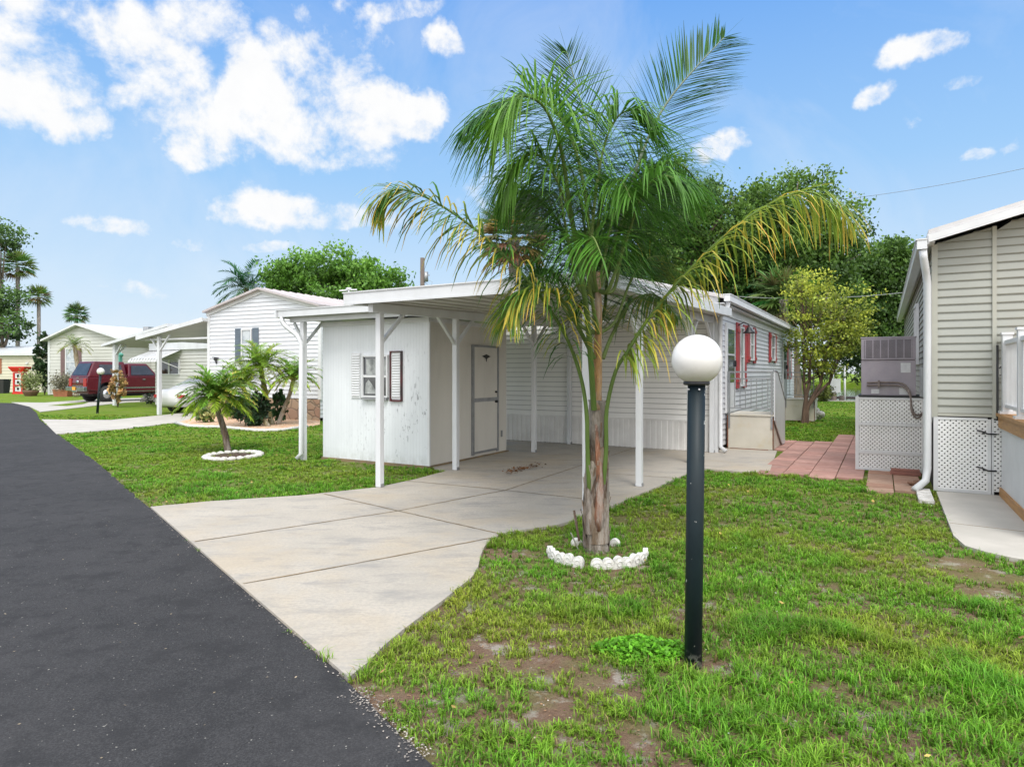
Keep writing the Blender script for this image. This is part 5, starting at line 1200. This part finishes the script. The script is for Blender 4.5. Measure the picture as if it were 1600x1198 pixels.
# neighbouring carport
N3 = thing('carport', 'white lean-to carport sloping off the gabled neighbor home', 'carport', (-10.8,23.1,0), T2)
m_ = MB(); pr = [(-.02,3.50),(-3.45,2.92),(-3.45,2.84),(-.02,3.40)]; m_.prism(pr[::-1], -.25, 6.2, lambda v: Vector((v.x, v.z, v.y))); m_.build('roof', M['white_metal'], N3)
m_ = MB(); pr = [(-.03,3.39),(-3.4,2.83),(-3.4,2.82),(-.03,3.375)]; m_.prism(pr[::-1], -.2, 6.1, lambda v: Vector((v.x, v.z, v.y))); m_.build('ceiling', M['ceiling'], N3)
m_ = MB(); pr = [(.0,3.52),(-3.5,2.95),(-3.5,2.80),(.0,3.37)]; m_.prism(pr[::-1], -.31, -.26, lambda v: Vector((v.x, v.z, v.y))); m_.box(-3.55,-3.46,-.3,6.2,2.80,2.94); m_.build('fascia', M['white_metal'], N3)
for yy in (-.05, 3.0, 6.0):
    m_ = MB(); m_.box(-2.62,-2.50,yy-.06,yy+.06,0,2.92); m_.bar((-2.56,yy,2.35),(-3.0,yy,2.85),.07,.05); m_.bar((-2.56,yy,2.35),(-2.0,yy,2.95),.07,.05); m_.build('post', M['white_metal'], N3)
m_ = MB(); m_.box(-3.4,-.05,-.05,.03,2.78,2.84); m_.build('beam', M['white_metal'], N3)
# utility room with awning
A0 = P(243,583,30.0); B0 = P(330,583,27.6); rzz = math.atan2(B0.y-A0.y, B0.x-A0.x)
U = thing('utility_room', 'low grey-white sided room with striped awning behind the carport', 'outbuilding', (A0.x,A0.y,0), rzz)
wl = math.dist(A0[:2], B0[:2])
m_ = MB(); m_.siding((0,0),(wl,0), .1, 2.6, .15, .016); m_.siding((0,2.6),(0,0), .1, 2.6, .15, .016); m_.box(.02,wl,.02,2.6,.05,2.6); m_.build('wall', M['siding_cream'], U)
m_ = MB(); m_.box(-.35,wl,-.12,2.7,2.6,2.92); m_.build('roof_band', M['white_metal'], U)
window(U, .45, 1.52, 1.55, .62, -.016, 'glass_tint', split=.9); m_ = MB(); m_.box(1.18,1.26,-.07,-.02,1.52,2.14); m_.build('mullion', M['white'], U)
m_ = MB()
for i in range(11): 
    x0 = -.45+i*.24
    m_.add([(x0+.0,-.03,2.58),(x0+.12,-.03,2.58),(x0+.12,-.95,2.18),(x0,-.95,2.18),(x0,-1.02,2.05),(x0+.12,-1.02,2.05)], [(0,3,2,1),(3,4,5,2)])
    m_.add([(x0+.12,-.03,2.60),(x0+.24,-.03,2.60),(x0+.24,-.97,2.21),(x0+.12,-.97,2.21),(x0+.12,-1.04,2.05),(x0+.24,-1.04,2.05),(x0+.12,-.95,2.17),(x0+.24,-.95,2.17)], [(0,3,2,1),(3,4,5,2),(0,6,3),(1,2,7)])
m_.bar((2.1,-.95,2.1),(2.1,-.02,1.75),.03,.03); aw = m_.build('awning', M['white'], U)
m_ = MB()
for i in range(11): m_.bar((-.45+i*.24+.06,-.03,2.592),(-.45+i*.24+.06,-.98,2.185),.07,.008)
m_.build('stripe', M['grey_metal'], aw)
# white car under that carport
def loftcar(sections, n=20):
    m_ = MB(); vs = []
    for (y, hw, zb, zt, hwt) in sections:
        for k in range(n):
            a = 2*PI*k/n; c, s = math.cos(a), math.sin(a); zz = (zb+zt)/2+(zt-zb)/2*math.copysign(abs(s)**.45, s)
            f = max(0, (zz-(zb+zt)/2)/((zt-zb)/2)); w = hw+(hwt-hw)*f
            vs.append((w*math.copysign(abs(c)**.45, c), y, zz))
    L = len(sections); fs = [(i*n+k, i*n+(k+1)%n, (i+1)*n+(k+1)%n, (i+1)*n+k) for i in range(L-1) for k in range(n)]+[tuple(range(n-1,-1,-1)), tuple((L-1)*n+k for k in range(n))]
    m_.add(vs, fs, True); return m_
def wheels(parent, hw, ys, r, w):
    for yy in ys:
        for s in (-1, 1):
            m_ = MB(); m_.tube([(s*hw-w/2,yy,r),(s*hw+w/2,yy,r)], r, 20); wo_ = m_.build('wheel', M['tyre'], parent)
            h = MB(); h.tube([(s*(hw+w/2-.02),yy,r),(s*(hw+w/2+.01),yy,r)], r*.55, 14); h.build('rim', M['chrome'], wo_)
cv = thing('parked_car', 'low white covered car parked under the neighboring carport behind the palms', 'car', (-12.05,26.6,0), T2)
loftcar([(-2.25,.78,.38,.80,.70),(-2.1,.88,.26,.95,.80),(-1.2,.90,.22,1.0,.84),(0,.90,.2,1.0,.86),(1.2,.90,.22,.95,.84),(2.1,.85,.26,.82,.76),(2.3,.72,.35,.70,.66)]).build('body', M['car_white'], cv)
loftcar([(-1.75,.62,.9,1.0,.55),(-1.0,.72,.9,1.38,.55),(0,.74,.9,1.42,.58),(.6,.74,.9,1.36,.56),(1.35,.66,.9,1.0,.6)]).build('cover', M['car_white'], cv)
wheels(cv, .80, (-1.35,1.4), .33, .2)
m_ = MB(); m_.box(-.80,-.5,-2.30,-2.2,.62,.74); m_.box(.5,.80,-2.30,-2.2,.62,.74); m_.build('tail_light', M['tail'], cv)
# house 3
T3 = math.radians(-17)
N4 = thing('mobile_home', 'cream gabled home with mauve shutters behind the maroon truck', 'mobile home', (-32.5,45.5,0), T3)
w4, e4, r4 = 6.4, 3.85, 4.85
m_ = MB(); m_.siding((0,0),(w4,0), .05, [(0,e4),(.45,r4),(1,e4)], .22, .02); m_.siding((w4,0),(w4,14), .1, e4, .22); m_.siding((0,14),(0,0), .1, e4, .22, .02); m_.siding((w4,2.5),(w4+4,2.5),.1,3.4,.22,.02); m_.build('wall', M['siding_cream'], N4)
m_ = MB()
for s in (-1, 1):
    xe = w4*.45+s*(w4*(.45 if s < 0 else .55)+.35); ze = e4-.08; pr = [(w4*.45, r4+.12), (xe, ze+.12), (xe, ze), (w4*.45, r4)]
    m_.prism(pr if s > 0 else pr[::-1], 0, 14, lambda v: Vector((v.x, v.z-.4, v.y)))
m_.box(w4, w4+4.2, 2.0, 13, 3.4, 3.6); m_.build('roof', M['white_metal'], N4)
m_ = MB()
for a in (0, w4): m_.box(a-.09, a+.09, -.05, .05, .05, e4)
m_.build('corner_trim', M['white'], N4)
window(N4, 1.62, 1.45, .85, 1.75, -.02, 'glass_curtain', 'brown_shutter', .42, fw=.08)
m_ = MB(); m_.box(w4*.45+1.2, w4*.45+1.7, 4, 4.5, 4.5, 5.0); m_.build('roof_vent', M['grey_metal'], N4)
# truck carport
K4 = thing('carport', 'farther white carport over the maroon truck', 'carport', (-19.1,31.2,0), math.radians(-30))
m_ = MB(); m_.box(-.09,.09,-.09,.09,0,2.92); m_.build('post', M['white_metal'], K4)
m_ = MB(); m_.box(-.09+3.6,.09+3.6,2.9,3.1,0,3.2); m_.build('post', M['white_metal'], K4)
m_ = MB(); pr = [(-.7,2.95),(4.6,3.75),(4.6,3.62),(-.7,2.83)]; m_.prism(pr, -.3, 6.5, lambda v: Vector((v.x, v.z, v.y))); m_.build('roof', M['white_metal'], K4)
m_ = MB(); m_.bar((0,0,2.4),(.5,0,2.9),.08,.06); m_.bar((0,0,2.4),(0,.5,2.9),.08,.06); m_.build('brace', M['white_metal'], K4)
# house 4
N5 = thing('mobile_home', 'low tan home with white roof at the far left edge', 'mobile home', (-46.5,54,0), math.radians(-8))
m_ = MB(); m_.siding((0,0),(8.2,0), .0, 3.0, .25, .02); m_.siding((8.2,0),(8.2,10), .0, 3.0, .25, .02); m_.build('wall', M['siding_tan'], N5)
m_ = MB(); m_.add([(-.2,-.3,3.0),(8.5,-.3,3.0),(8.5,-.3,3.18),(-.2,-.3,3.18),(-.2,5,4.0),(8.5,5,4.0),(8.5,10,3.1),(-.2,10,3.1)], [(0,1,2,3),(3,2,5,4),(4,5,6,7),(1,6,5,2)]); m_.build('roof', M['white_metal'], N5)
m_ = MB(); m_.box(3.4,4.5,-.06,-.0,1.5,2.75); m_.build('shutter', M['terracotta'], N5)
m_ = MB(); m_.box(6.8,7.0,-.1,0,2.3,2.45); m_.build('wall_lamp', M['white'], N5)
# red tower
x, y, _ = at(31,48.5); V_ = thing('red_tower', 'bright red tower stand with three square openings by the tan home', 'garden ornament', (x,y,0), 0)
V_.scale = (.6,.6,.92)
m_ = MB()
m_.frus((-.75,.75,-.4,.4),0,(-.62,.62,-.4,.4),.12)
for s in (-1, 1): m_.box(s*.52-.10, s*.52+.10, -.35, .35, .12, 1.75)
for z in (.12,.66,1.2,1.70): m_.box(-.42,.42,-.35,.35,z,z+.07)
m_.frus((-.62,.62,-.4,.4),1.78,(-1.0,1.0,-.6,.6),2.12); m_.box(-1.0,1.0,-.6,.6,2.12,2.22); m_.build('frame', M['red'], V_)
for z in (.22,.76,1.28):
    b = MB(); b.box(-.36,.36,-.3,.3,z,z+.40); bo = b.build('panel', M['white'], V_); b = MB(); b.box(-.14,.14,-.32,-.3,z+.10,z+.30); b.build('opening', M['dark_void'], bo)
# bin
x, y, _ = at(3,50); m_ = MB(); m_.frus((-.35,.35,-.3,.3),0,(-.42,.42,-.38,.38),1.1); tag(m_.build('waste_bin', M['tyre'], None, loc=(x,y,0)), 'dark bin at the far left edge beside the tan home', 'bin')
# planters
def planter(label, px, Y, w, h, mat, leafc, hh, seed, round_=False):
    random.seed(seed); x, y, _ = at(px, Y); T = thing('planter', label, 'planter', (x,y,0), 0)
    m_ = MB()
    if round_: m_.lathe([(w*.35,0),(w*.5,h*.6),(w*.55,h),(w*.48,h),(w*.45,h*.8),(0,h*.8)], 18)
    else:
        m_.frus((-w*.44,w*.44,-w*.25,w*.25),0,(-w*.5,w*.5,-w*.3,w*.3),h); m_.box(-w*.52,w*.52,-w*.32,w*.32,h,h+.06)
    m_.build('pot', M[mat], T)
    n = 1500; d = rng.normal(0, 1, (n, 3))*np.array([w*.34, w*.28, hh*.28])+np.array([0,0,h+hh*.5]); d[:,2] = np.maximum(d[:,2], h)
    p = MB(); 
    for i in range(14): p.tube([(0,0,h*.8),(random.uniform(-.3,.3)*w,random.uniform(-.2,.2)*w,h+hh*.4),(random.uniform(-.5,.5)*w,random.uniform(-.3,.3)*w,h+hh*random.uniform(.5,1))], .015, 5)
    p.build('stem', M['bark'], T)
    c = np.array([leafc])*rng.uniform(.4,1.6,(n,1)); leafmesh('leaves', d, .06, c, T)
planter('terracotta trough with a pink-flowering shrub by the truck', 98.5, 43, 1.0, .42, 'terracotta', (.18,.17,.12), 1.0, 1)
planter('brown bowl planter with a pale leafy bush by the red tower', 48, 44, .9, .4, 'terra_dark', (.20,.24,.10), 1.2, 2, True)
# shrubs
def shrub(label, px, py, w, h, col, seed, leaf=.05, n=1600, name='shrub', group=None, cat='shrub', stems=8, col2=None):
    random.seed(seed); x, y = G(px, py); T = thing(name, label, cat, (x,y,0), 0, group)
    m_ = MB()
    for i in range(stems): m_.tube([(0,0,-.02),(random.uniform(-.25,.25)*w,random.uniform(-.2,.2)*w,h*.45),(random.uniform(-.45,.45)*w,random.uniform(-.3,.3)*w,h*.85)], [.02,.012,.006], 5)
    m_.build('stem', M['bark'], T)
    k = n//16; d = rng.normal(0,1,(k,3)); d /= np.linalg.norm(d,axis=1)[:,None]; c = d*np.array([w/2,w*.4,h*.45])*rng.uniform(.3,1,(k,1))**.5+np.array([0,0,h*.52])
    q = np.repeat(c,16,0)+rng.normal(0,.05*max(w,.6),(k*16,3)); q[:,2] = np.abs(q[:,2]); sh = np.repeat(rng.uniform(.5,1.5,k),16)[:,None]
    cc = np.array([col])*sh
    if col2: cc = np.where(np.repeat(rng.random((k,1))<.5,16,0), np.array([col2])*sh, cc)
    leafmesh('leaves', q, leaf, cc, T); return T
shrub('dark glossy shrub under the date palms', 396, 667, .95, 1.0, (.018,.045,.018), 1, .05, 2600, stems=10)
shrub('second dark shrub left of the date palm bases', 372, 655, .8, .8, (.022,.055,.02), 2, .05, 1600)
shrub('low green and cream shrub beside the carport driveway', 320, 661, .62, .5, (.10,.17,.04), 3, .04, 1400, col2=(.30,.30,.12))
shrub('spiky dark green plant right of the date palm bases', 437, 662, .45, 1.1, (.035,.09,.03), 4, .05, 1000)
shrub('orange-brown croton shrub before the far carport post', 184, 636, .8, 1.8, (.42,.26,.12), 5, .07, 800, name='croton', col2=(.22,.16,.06))
shrub('dark narrow leafy bush at the left corner of the cream home', 70, 617, 1.5, 4.6, (.025,.05,.018), 6, .12, 2200)
shrub('small flower bed plant beside the utility room wall', 236, 631, .9, .5, (.05,.08,.04), 7, .05, 700, col2=(.35,.33,.32))
shrub('low bush beside the seawall under the bushy tree', 1284, 627, 1.3, .9, (.10,.12,.03), 8, .06, 1400)
# teal bucket-like item behind truck
v = P(184,556,41); m_ = MB(); m_.ball((0,0,.05), .22, (1.4,.8,.8), 10, 6, .25); m_.box(-.2,.2,-.15,.15,-v.z,-.0); tag(m_.build('covered_cart', M['green_obj'], None, loc=v), 'teal covered item standing behind the maroon truck', 'cover')
# ------------------------------------------------------------------ truck
tk = thing('parked_truck', 'maroon pickup truck with matching cap parked in the far driveway', 'truck', (-21.6,36.5,0), math.radians(-31))
tk.scale = (.96,.96,1.1)
# local y forward; rear at y=-2.75
m_ = MB(); prof = [(-2.72,.62),(-2.75,.95),(-2.72,1.22),(1.05,1.24),(1.2,1.22),(2.5,1.16),(2.72,1.05),(2.78,.6),(2.3,.5),(2.27,.72),(2.1,.92),(1.85,.98),(1.6,.92),(1.43,.72),(1.4,.5),(-1.25,.5),(-1.28,.72),(-1.45,.92),(-1.7,.98),(-1.95,.92),(-2.12,.72),(-2.15,.55)]
hwb = .98; n = len(prof)
vs = [(-hwb, y, z) for y, z in prof]+[(hwb, y, z) for y, z in prof]
m_.add(vs, [tuple(range(n)), tuple(range(2*n-1, n-1, -1))]+[(i, i+n, (i+1)%n+n, (i+1)%n) for i in range(n)])
m_.box(-.80,.80,-2.6,2.6,.42,.7)
m_.build('body', M['truck_red'], tk, bevel=.03)
m_ = MB(); m_.frus((-.97,.97,-2.70,-.62),1.22,(-.80,.80,-2.30,-.70),1.98); m_.build('cap', M['truck_red'], tk, bevel=.05)
m_ = MB(); m_.frus((-.96,.96,-.55,1.25),1.22,(-.74,.74,-.45,.62),1.90); m_.build('cab', M['truck_red'], tk, bevel=.05)
def quad(m_, a, b, c, d, off): 
    a, b, c, d = map(Vector, (a, b, c, d)); nn = (b-a).cross(d-a).normalized()*off; m_.add([p+nn for p in (a,b,c,d)], [(0,1,2,3)]); m_.add([p+nn*.2 for p in (a,b,c,d)], [(0,1,2,3)])
m_ = MB(); quad(m_, (-.80,-2.655,1.31),(.80,-2.655,1.31),(.68,-2.36,1.88),(-.68,-2.36,1.88), .02); m_.build('rear_window', M['glass_tint'], tk)
for s in (-1, 1):
    m_ = MB(); pts = [(s*.95,-2.15,1.34),(s*.95,-.85,1.34),(s*.835,-.9,1.82),(s*.835,-2.05,1.82)]
    if s < 0: pts = pts[::-1]
    quad(m_, *pts, .025); m_.build('cap_window', M['glass_tint'], tk)
    m_ = MB(); pts = [(s*.935,-.38,1.32),(s*.935,.98,1.32),(s*.80,.58,1.78),(s*.80,-.32,1.78)]
    if s < 0: pts = pts[::-1]
    quad(m_, *pts, .03); m_.build('side_window', M['glass_tint'], tk)
    m_ = MB(); m_.box(s*.78-.14, s*.78+.14, -2.775, -2.70, .78, 1.16); m_.build('tail_light', M['tail'], tk)
    m_ = MB(); m_.box(min(s*.985,s*1.0), max(s*.985,s*1.0), -1.2, 2.6, .66, .72); m_.box(min(s*.985,s*1.0), max(s*.985,s*1.0), -1.2, 1.35, .50, .53); m_.build('side_moulding', M['chrome'], tk)
    m_ = MB(); m_.box(min(s*.985,s*1.01), max(s*.985,s*1.01), .25, .42, 1.08, 1.12); m_.build('door_handle', M['chrome'], tk)
m_ = MB(); m_.box(-.98,.98,-2.92,-2.74,.56,.76); m_.box(-.25,.25,-2.94,-2.90,.50,.60); m_.build('bumper', M['chrome'], tk, bevel=.02)
m_ = MB(); m_.box(-.17,.17,-2.955,-2.945,.60,.76); m_.build('licence_plate', M['plate'], tk)
m_ = MB(); m_.box(-.6,.6,-2.76,-2.751,.80,.83); m_.build('tailgate_strip', M['chrome'], tk)
m_ = MB(); m_.tube([(0,-2.76,1.0),(0,-2.775,1.0)], .075, 16); m_.v = [(x*1.9, y, z) for x, y, z in m_.v]; m_.build('badge', M['chrome'], tk)
m_ = MB(); m_.box(-.14,.14,-2.77,-2.75,1.19,1.215); m_.build('tailgate_handle', M['chrome'], tk)
m_ = MB(); m_.box(-.7,.7,-2.3,2.2,.3,.5); m_.build('chassis', M['dark_void'], tk)
wheels(tk, .84, (-1.7,1.85), .40, .26)

# ------------------------------------------------------------------ utility pole & wires
v = at(660,40); UP = thing('utility_pole', 'wooden utility pole top behind the carport roof', 'utility pole', v)
m_ = MB(); m_.tube([(0,0,0),(0,0,zof(403,40))], [.17,.13], 10); m_.build('pole', M['pole_wood'], UP)
m_ = MB(); m_.tube([(.22,0,zof(440,40)),(.22,0,zof(425,40))], .14, 10); m_.bar((0,0,zof(430,40)),(.45,0,zof(430,40)),.06,.06); m_.tube([(.1,0,7.2),(.5,0,6.9),(.7,0,6.2),(.4,0,6.0)], .015, 5); m_.tube([(.1,0,7.4),(.6,0,7.2),(.5,0,6.4)], .012, 5); m_.build('transformer', M['grey_metal'], UP)
for i, (a, b, r, lb) in enumerate(((P(1310,312,45), P(1720,235,33), .014, 'thin power line crossing the sky at upper right'), (P(1090,458,29), P(1430,455,29), .014, 'thin cable in front of the dark trees beside the beige home'))):
    pts = [a.lerp(b, t/12)+Vector((0,0,-.8*(1-(2*t/12-1)**2)*(.35))) for t in range(13)]
    m_ = MB(); m_.tube(pts, r, 5); tag(m_.build('power_line', M['grey_metal'], None), lb, 'power line')

def split_loose(o):
    me = o.data; par = list(range(len(me.vertices)))
    def find(i):
        while par[i] != i: par[i] = par[par[i]]; i = par[i]
        return i
    for p in me.polygons:
        r = find(p.vertices[0])
        for v in p.vertices: par[find(v)] = r
    groups = {}
    for p in me.polygons: groups.setdefault(find(p.vertices[0]), []).append(p)
    if len(groups) < 2: return
    col = me.color_attributes.get('Col'); first = True
    for ps in groups.values():
        ids = sorted({v for p in ps for v in p.vertices}); mp = {v: i for i, v in enumerate(ids)}
        nm = bpy.data.meshes.new(o.name.split('.')[0]); nm.from_pydata([me.vertices[i].co[:] for i in ids], [], [[mp[v] for v in p.vertices] for p in ps])
        nm.polygons.foreach_set('use_smooth', [p.use_smooth for p in ps])
        for m in me.materials: nm.materials.append(m)
        if col:
            at_ = nm.color_attributes.new('Col', 'FLOAT_COLOR', 'POINT')
            for i, v in enumerate(ids): at_.data[i].color = col.data[v].color
        if first: keep = nm; first = False; continue
        c = o.copy(); c.data = nm; C.objects.link(c); c.parent = o.parent
    o.data = keep
for o in list(C.objects):
    if o.type == 'MESH' and o.parent and o.name.split('.')[0] in ('label','corner_trim','bracket','piling','dead_stub','expansion_joint','step','brace','handle','tail_light') and o.parent.name.split('.')[0] != 'driveway': split_loose(o)

# ------------------------------------------------------------------ camera
cam = bpy.data.cameras.new('camera'); co = bpy.data.objects.new('camera', cam); C.objects.link(co)
co.location = (0,0,EYE); co.rotation_euler = (PI/2,0,0); cam.sensor_width = 36; cam.lens = 36*F/1600; cam.shift_y = -(HZ-599)/1600*-1
cam.clip_end = 4000; cam.clip_start = .05
bpy.context.scene.camera = co

# ------------------------------------------------------------------ light and sky
sun_el, sun_az = math.radians(54), math.radians(173)   # azimuth clockwise from +Y
w = bpy.data.worlds.new('World'); bpy.context.scene.world = w; w.use_nodes = True; nt = w.node_tree
bg = nt.nodes['Background']
sky = nt.nodes.new('ShaderNodeTexSky'); sky.sky_type = 'NISHITA'; sky.sun_disc = False; sky.sun_elevation = sun_el; sky.sun_rotation = sun_az; sky.air_density = 1.2; sky.dust_density = .6; sky.ozone_density = 2.2
tc = nt.nodes.new('ShaderNodeTexCoord'); sp = nt.nodes.new('ShaderNodeSeparateXYZ'); nt.links.new(tc.outputs['Generated'], sp.inputs[0])
def Mth(op, a, b=None, c=None, clamp=False):
    n = nt.nodes.new('ShaderNodeMath'); n.operation = op; n.use_clamp = clamp
    for i, v in enumerate((a, b, c)):
        if v is None: continue
        if isinstance(v, bpy.types.NodeSocket): nt.links.new(v, n.inputs[i])
        else: n.inputs[i].default_value = v
    return n.outputs[0]
az = Mth('ARCTAN2', sp.outputs[0], sp.outputs[1]); el = Mth('ARCSINE', sp.outputs[2])
cb = nt.nodes.new('ShaderNodeCombineXYZ'); nt.links.new(az, cb.inputs[0]); nt.links.new(el, cb.inputs[1])
def wn(scale, det, rough, dist=0, vec=None):
    n = nt.nodes.new('ShaderNodeTexNoise'); n.inputs['Scale'].default_value = scale; n.inputs['Detail'].default_value = det; n.inputs['Roughness'].default_value = rough; n.inputs['Distortion'].default_value = dist
    nt.links.new(vec or tc.outputs['Generated'], n.inputs['Vector']); return n
warp = wn(4.5, 6, .6)
wv = nt.nodes.new('ShaderNodeVectorMath'); wv.operation = 'MULTIPLY_ADD'; nt.links.new(warp.outputs[1], wv.inputs[0]); wv.inputs[1].default_value = (.16,.12,0); wv.inputs[2].default_value = (-.08,-.06,0)
wa = nt.nodes.new('ShaderNodeVectorMath'); wa.operation = 'ADD'; nt.links.new(cb.outputs[0], wa.inputs[0]); nt.links.new(wv.outputs[0], wa.inputs[1])
clouds = [(165,50,75,55,1),(225,110,90,70,1),(290,180,70,55,.95),(40,110,70,55,.9),(85,165,50,32,.8),(395,140,70,60,1),(440,195,75,45,.9),(490,110,80,50,.8),(560,175,85,45,.9),(640,178,48,28,.95),(520,225,80,30,.6),(470,322,110,28,.85),(525,336,90,22,.85),(420,285,70,14,.4),(145,355,80,18,.62),(330,380,60,10,.35),(425,388,40,9,.45),(210,465,50,10,.4),
          (683,74,28,20,.7),(1448,76,46,18,.85),(1355,147,36,14,.85),(1128,212,44,18,.85),(1535,252,32,11,.75),(1505,128,30,10,.5),(1405,190,30,10,.4),(650,230,50,25,.4),(310,30,90,50,.5),(540,25,60,30,.5),(60,15,80,25,.55),(620,10,60,14,.5),(770,285,50,35,.5),(1600,238,30,16,.7),(20,340,60,16,.45),(900,40,20,8,.2)]
acc = None
for (px, py, rx, ry, k) in clouds:
    a0 = math.atan((px-800)/F); e0 = math.atan((HZ-py)/math.hypot(F, px-800)); sc_ = math.cos(a0)
    s = nt.nodes.new('ShaderNodeVectorMath'); s.operation = 'SUBTRACT'; nt.links.new(wa.outputs[0], s.inputs[0]); s.inputs[1].default_value = (a0, e0, 0)
    m = nt.nodes.new('ShaderNodeVectorMath'); m.operation = 'MULTIPLY'; nt.links.new(s.outputs[0], m.inputs[0]); m.inputs[1].default_value = (F/(rx*sc_*sc_), F/(ry*sc_), 0)
    l = nt.nodes.new('ShaderNodeVectorMath'); l.operation = 'LENGTH'; nt.links.new(m.outputs[0], l.inputs[0])
    d = Mth('MULTIPLY', Mth('SUBTRACT', 1.75, l.outputs['Value']), 1.0, clamp=True); d = Mth('MULTIPLY', d, k)
    acc = d if acc is None else Mth('SMOOTH_MAX' if hasattr(bpy.types,'xx') else 'MAXIMUM', acc, d)
fine = wn(9, 12, .62, .2).outputs[0]; fine2 = wn(28, 8, .65).outputs[0]
dn = Mth('ADD', Mth('MULTIPLY', acc, 1.25), Mth('MULTIPLY_ADD', fine, 3.4, -2.14)); dn = Mth('ADD', dn, Mth('MULTIPLY_ADD', fine2, 1.1, -.55))
mr = nt.nodes.new('ShaderNodeMapRange'); mr.interpolation_type = 'SMOOTHSTEP'; mr.inputs[1].default_value = -.05; mr.inputs[2].default_value = .80; nt.links.new(dn, mr.inputs[0])
cm = Mth('MULTIPLY', mr.outputs[0], Mth('MULTIPLY', acc, 3.5, clamp=True), clamp=True)
wisp = wn(3.2, 9, .6, .6, None).outputs[0]
ws = nt.nodes.new('ShaderNodeMapRange'); ws.inputs[1].default_value = .48; ws.inputs[2].default_value = .9; ws.inputs[4].default_value = .45; nt.links.new(wisp, ws.inputs[0])
cm2 = Mth('MAXIMUM', cm, ws.outputs[0])
back = nt.nodes.new('ShaderNodeMapRange'); back.inputs[1].default_value = .25; back.inputs[2].default_value = -.25; nt.links.new(sp.outputs[1], back.inputs[0])
over = nt.nodes.new('ShaderNodeMapRange'); over.inputs[1].default_value = .66; over.inputs[2].default_value = .85; nt.links.new(sp.outputs[2], over.inputs[0])
deck = Mth('MAXIMUM', back.outputs[0], over.outputs[0]); deck = Mth('MULTIPLY', deck, Mth('MULTIPLY_ADD', wn(2.2, 8, .6).outputs[0], 2.5, -.35, clamp=True))  # added unseen bright cloud cover behind and above the view, for fill
cm2 = Mth('MAXIMUM', cm2, deck)
# graded sky: deeper blue above, milky near the horizon
hz = nt.nodes.new('ShaderNodeMapRange'); hz.inputs[1].default_value = 0.0; hz.inputs[2].default_value = .52; nt.links.new(el, hz.inputs[0])
ramp = nt.nodes.new('ShaderNodeValToRGB'); nt.links.new(hz.outputs[0], ramp.inputs[0])
cr = ramp.color_ramp; cr.elements[0].position = 0; cr.elements[0].color = (.79,.87,.94,1); cr.elements[1].position = 1; cr.elements[1].color = (.175,.42,.90,1)
for p_, c_ in ((.25,(.58,.76,.95,1)),(.55,(.35,.61,.95,1))):
    e = cr.elements.new(p_); e.color = c_
def wmix(f, a, b):
    n = nt.nodes.new('ShaderNodeMix'); n.data_type = 'RGBA'
    for i, v in ((0, f), (6, a), (7, b)):
        if isinstance(v, bpy.types.NodeSocket): nt.links.new(v, n.inputs[i])
        elif i == 0: n.inputs[0].default_value = v
        else: n.inputs[i].default_value = (*v, 1)
    return n.outputs[2]
sc8 = nt.nodes.new('ShaderNodeVectorMath'); sc8.operation = 'SCALE'; nt.links.new(ramp.outputs[0], sc8.inputs[0]); sc8.inputs['Scale'].default_value = 10.6
skyc = wmix(.92, sky.outputs[0], sc8.outputs[0])
cshade = wmix(Mth('MULTIPLY', fine2, 1.0), (9.3,9.4,9.6), (10.4,10.4,10.3))
cshade = wmix(deck, cshade, (23,23,23.2)); col = wmix(cm2, skyc, cshade)  # out-of-view cloud cover made extra bright as fill light
nt.links.new(col, bg.inputs[0]); bg.inputs[1].default_value = .10
sl = bpy.data.lights.new('sun', 'SUN'); sl.energy = 2.5; sl.angle = math.radians(22); sl.color = (1,.965,.92)
so = bpy.data.objects.new('sun', sl); C.objects.link(so)
dirv = Vector((math.sin(sun_az)*math.cos(sun_el), math.cos(sun_az)*math.cos(sun_el), math.sin(sun_el)))
so.rotation_euler = dirv.to_track_quat('Z', 'Y').to_euler()
sc = bpy.context.scene; sc.view_settings.view_transform = 'Standard'; sc.view_settings.look = 'None'; sc.view_settings.exposure = 0
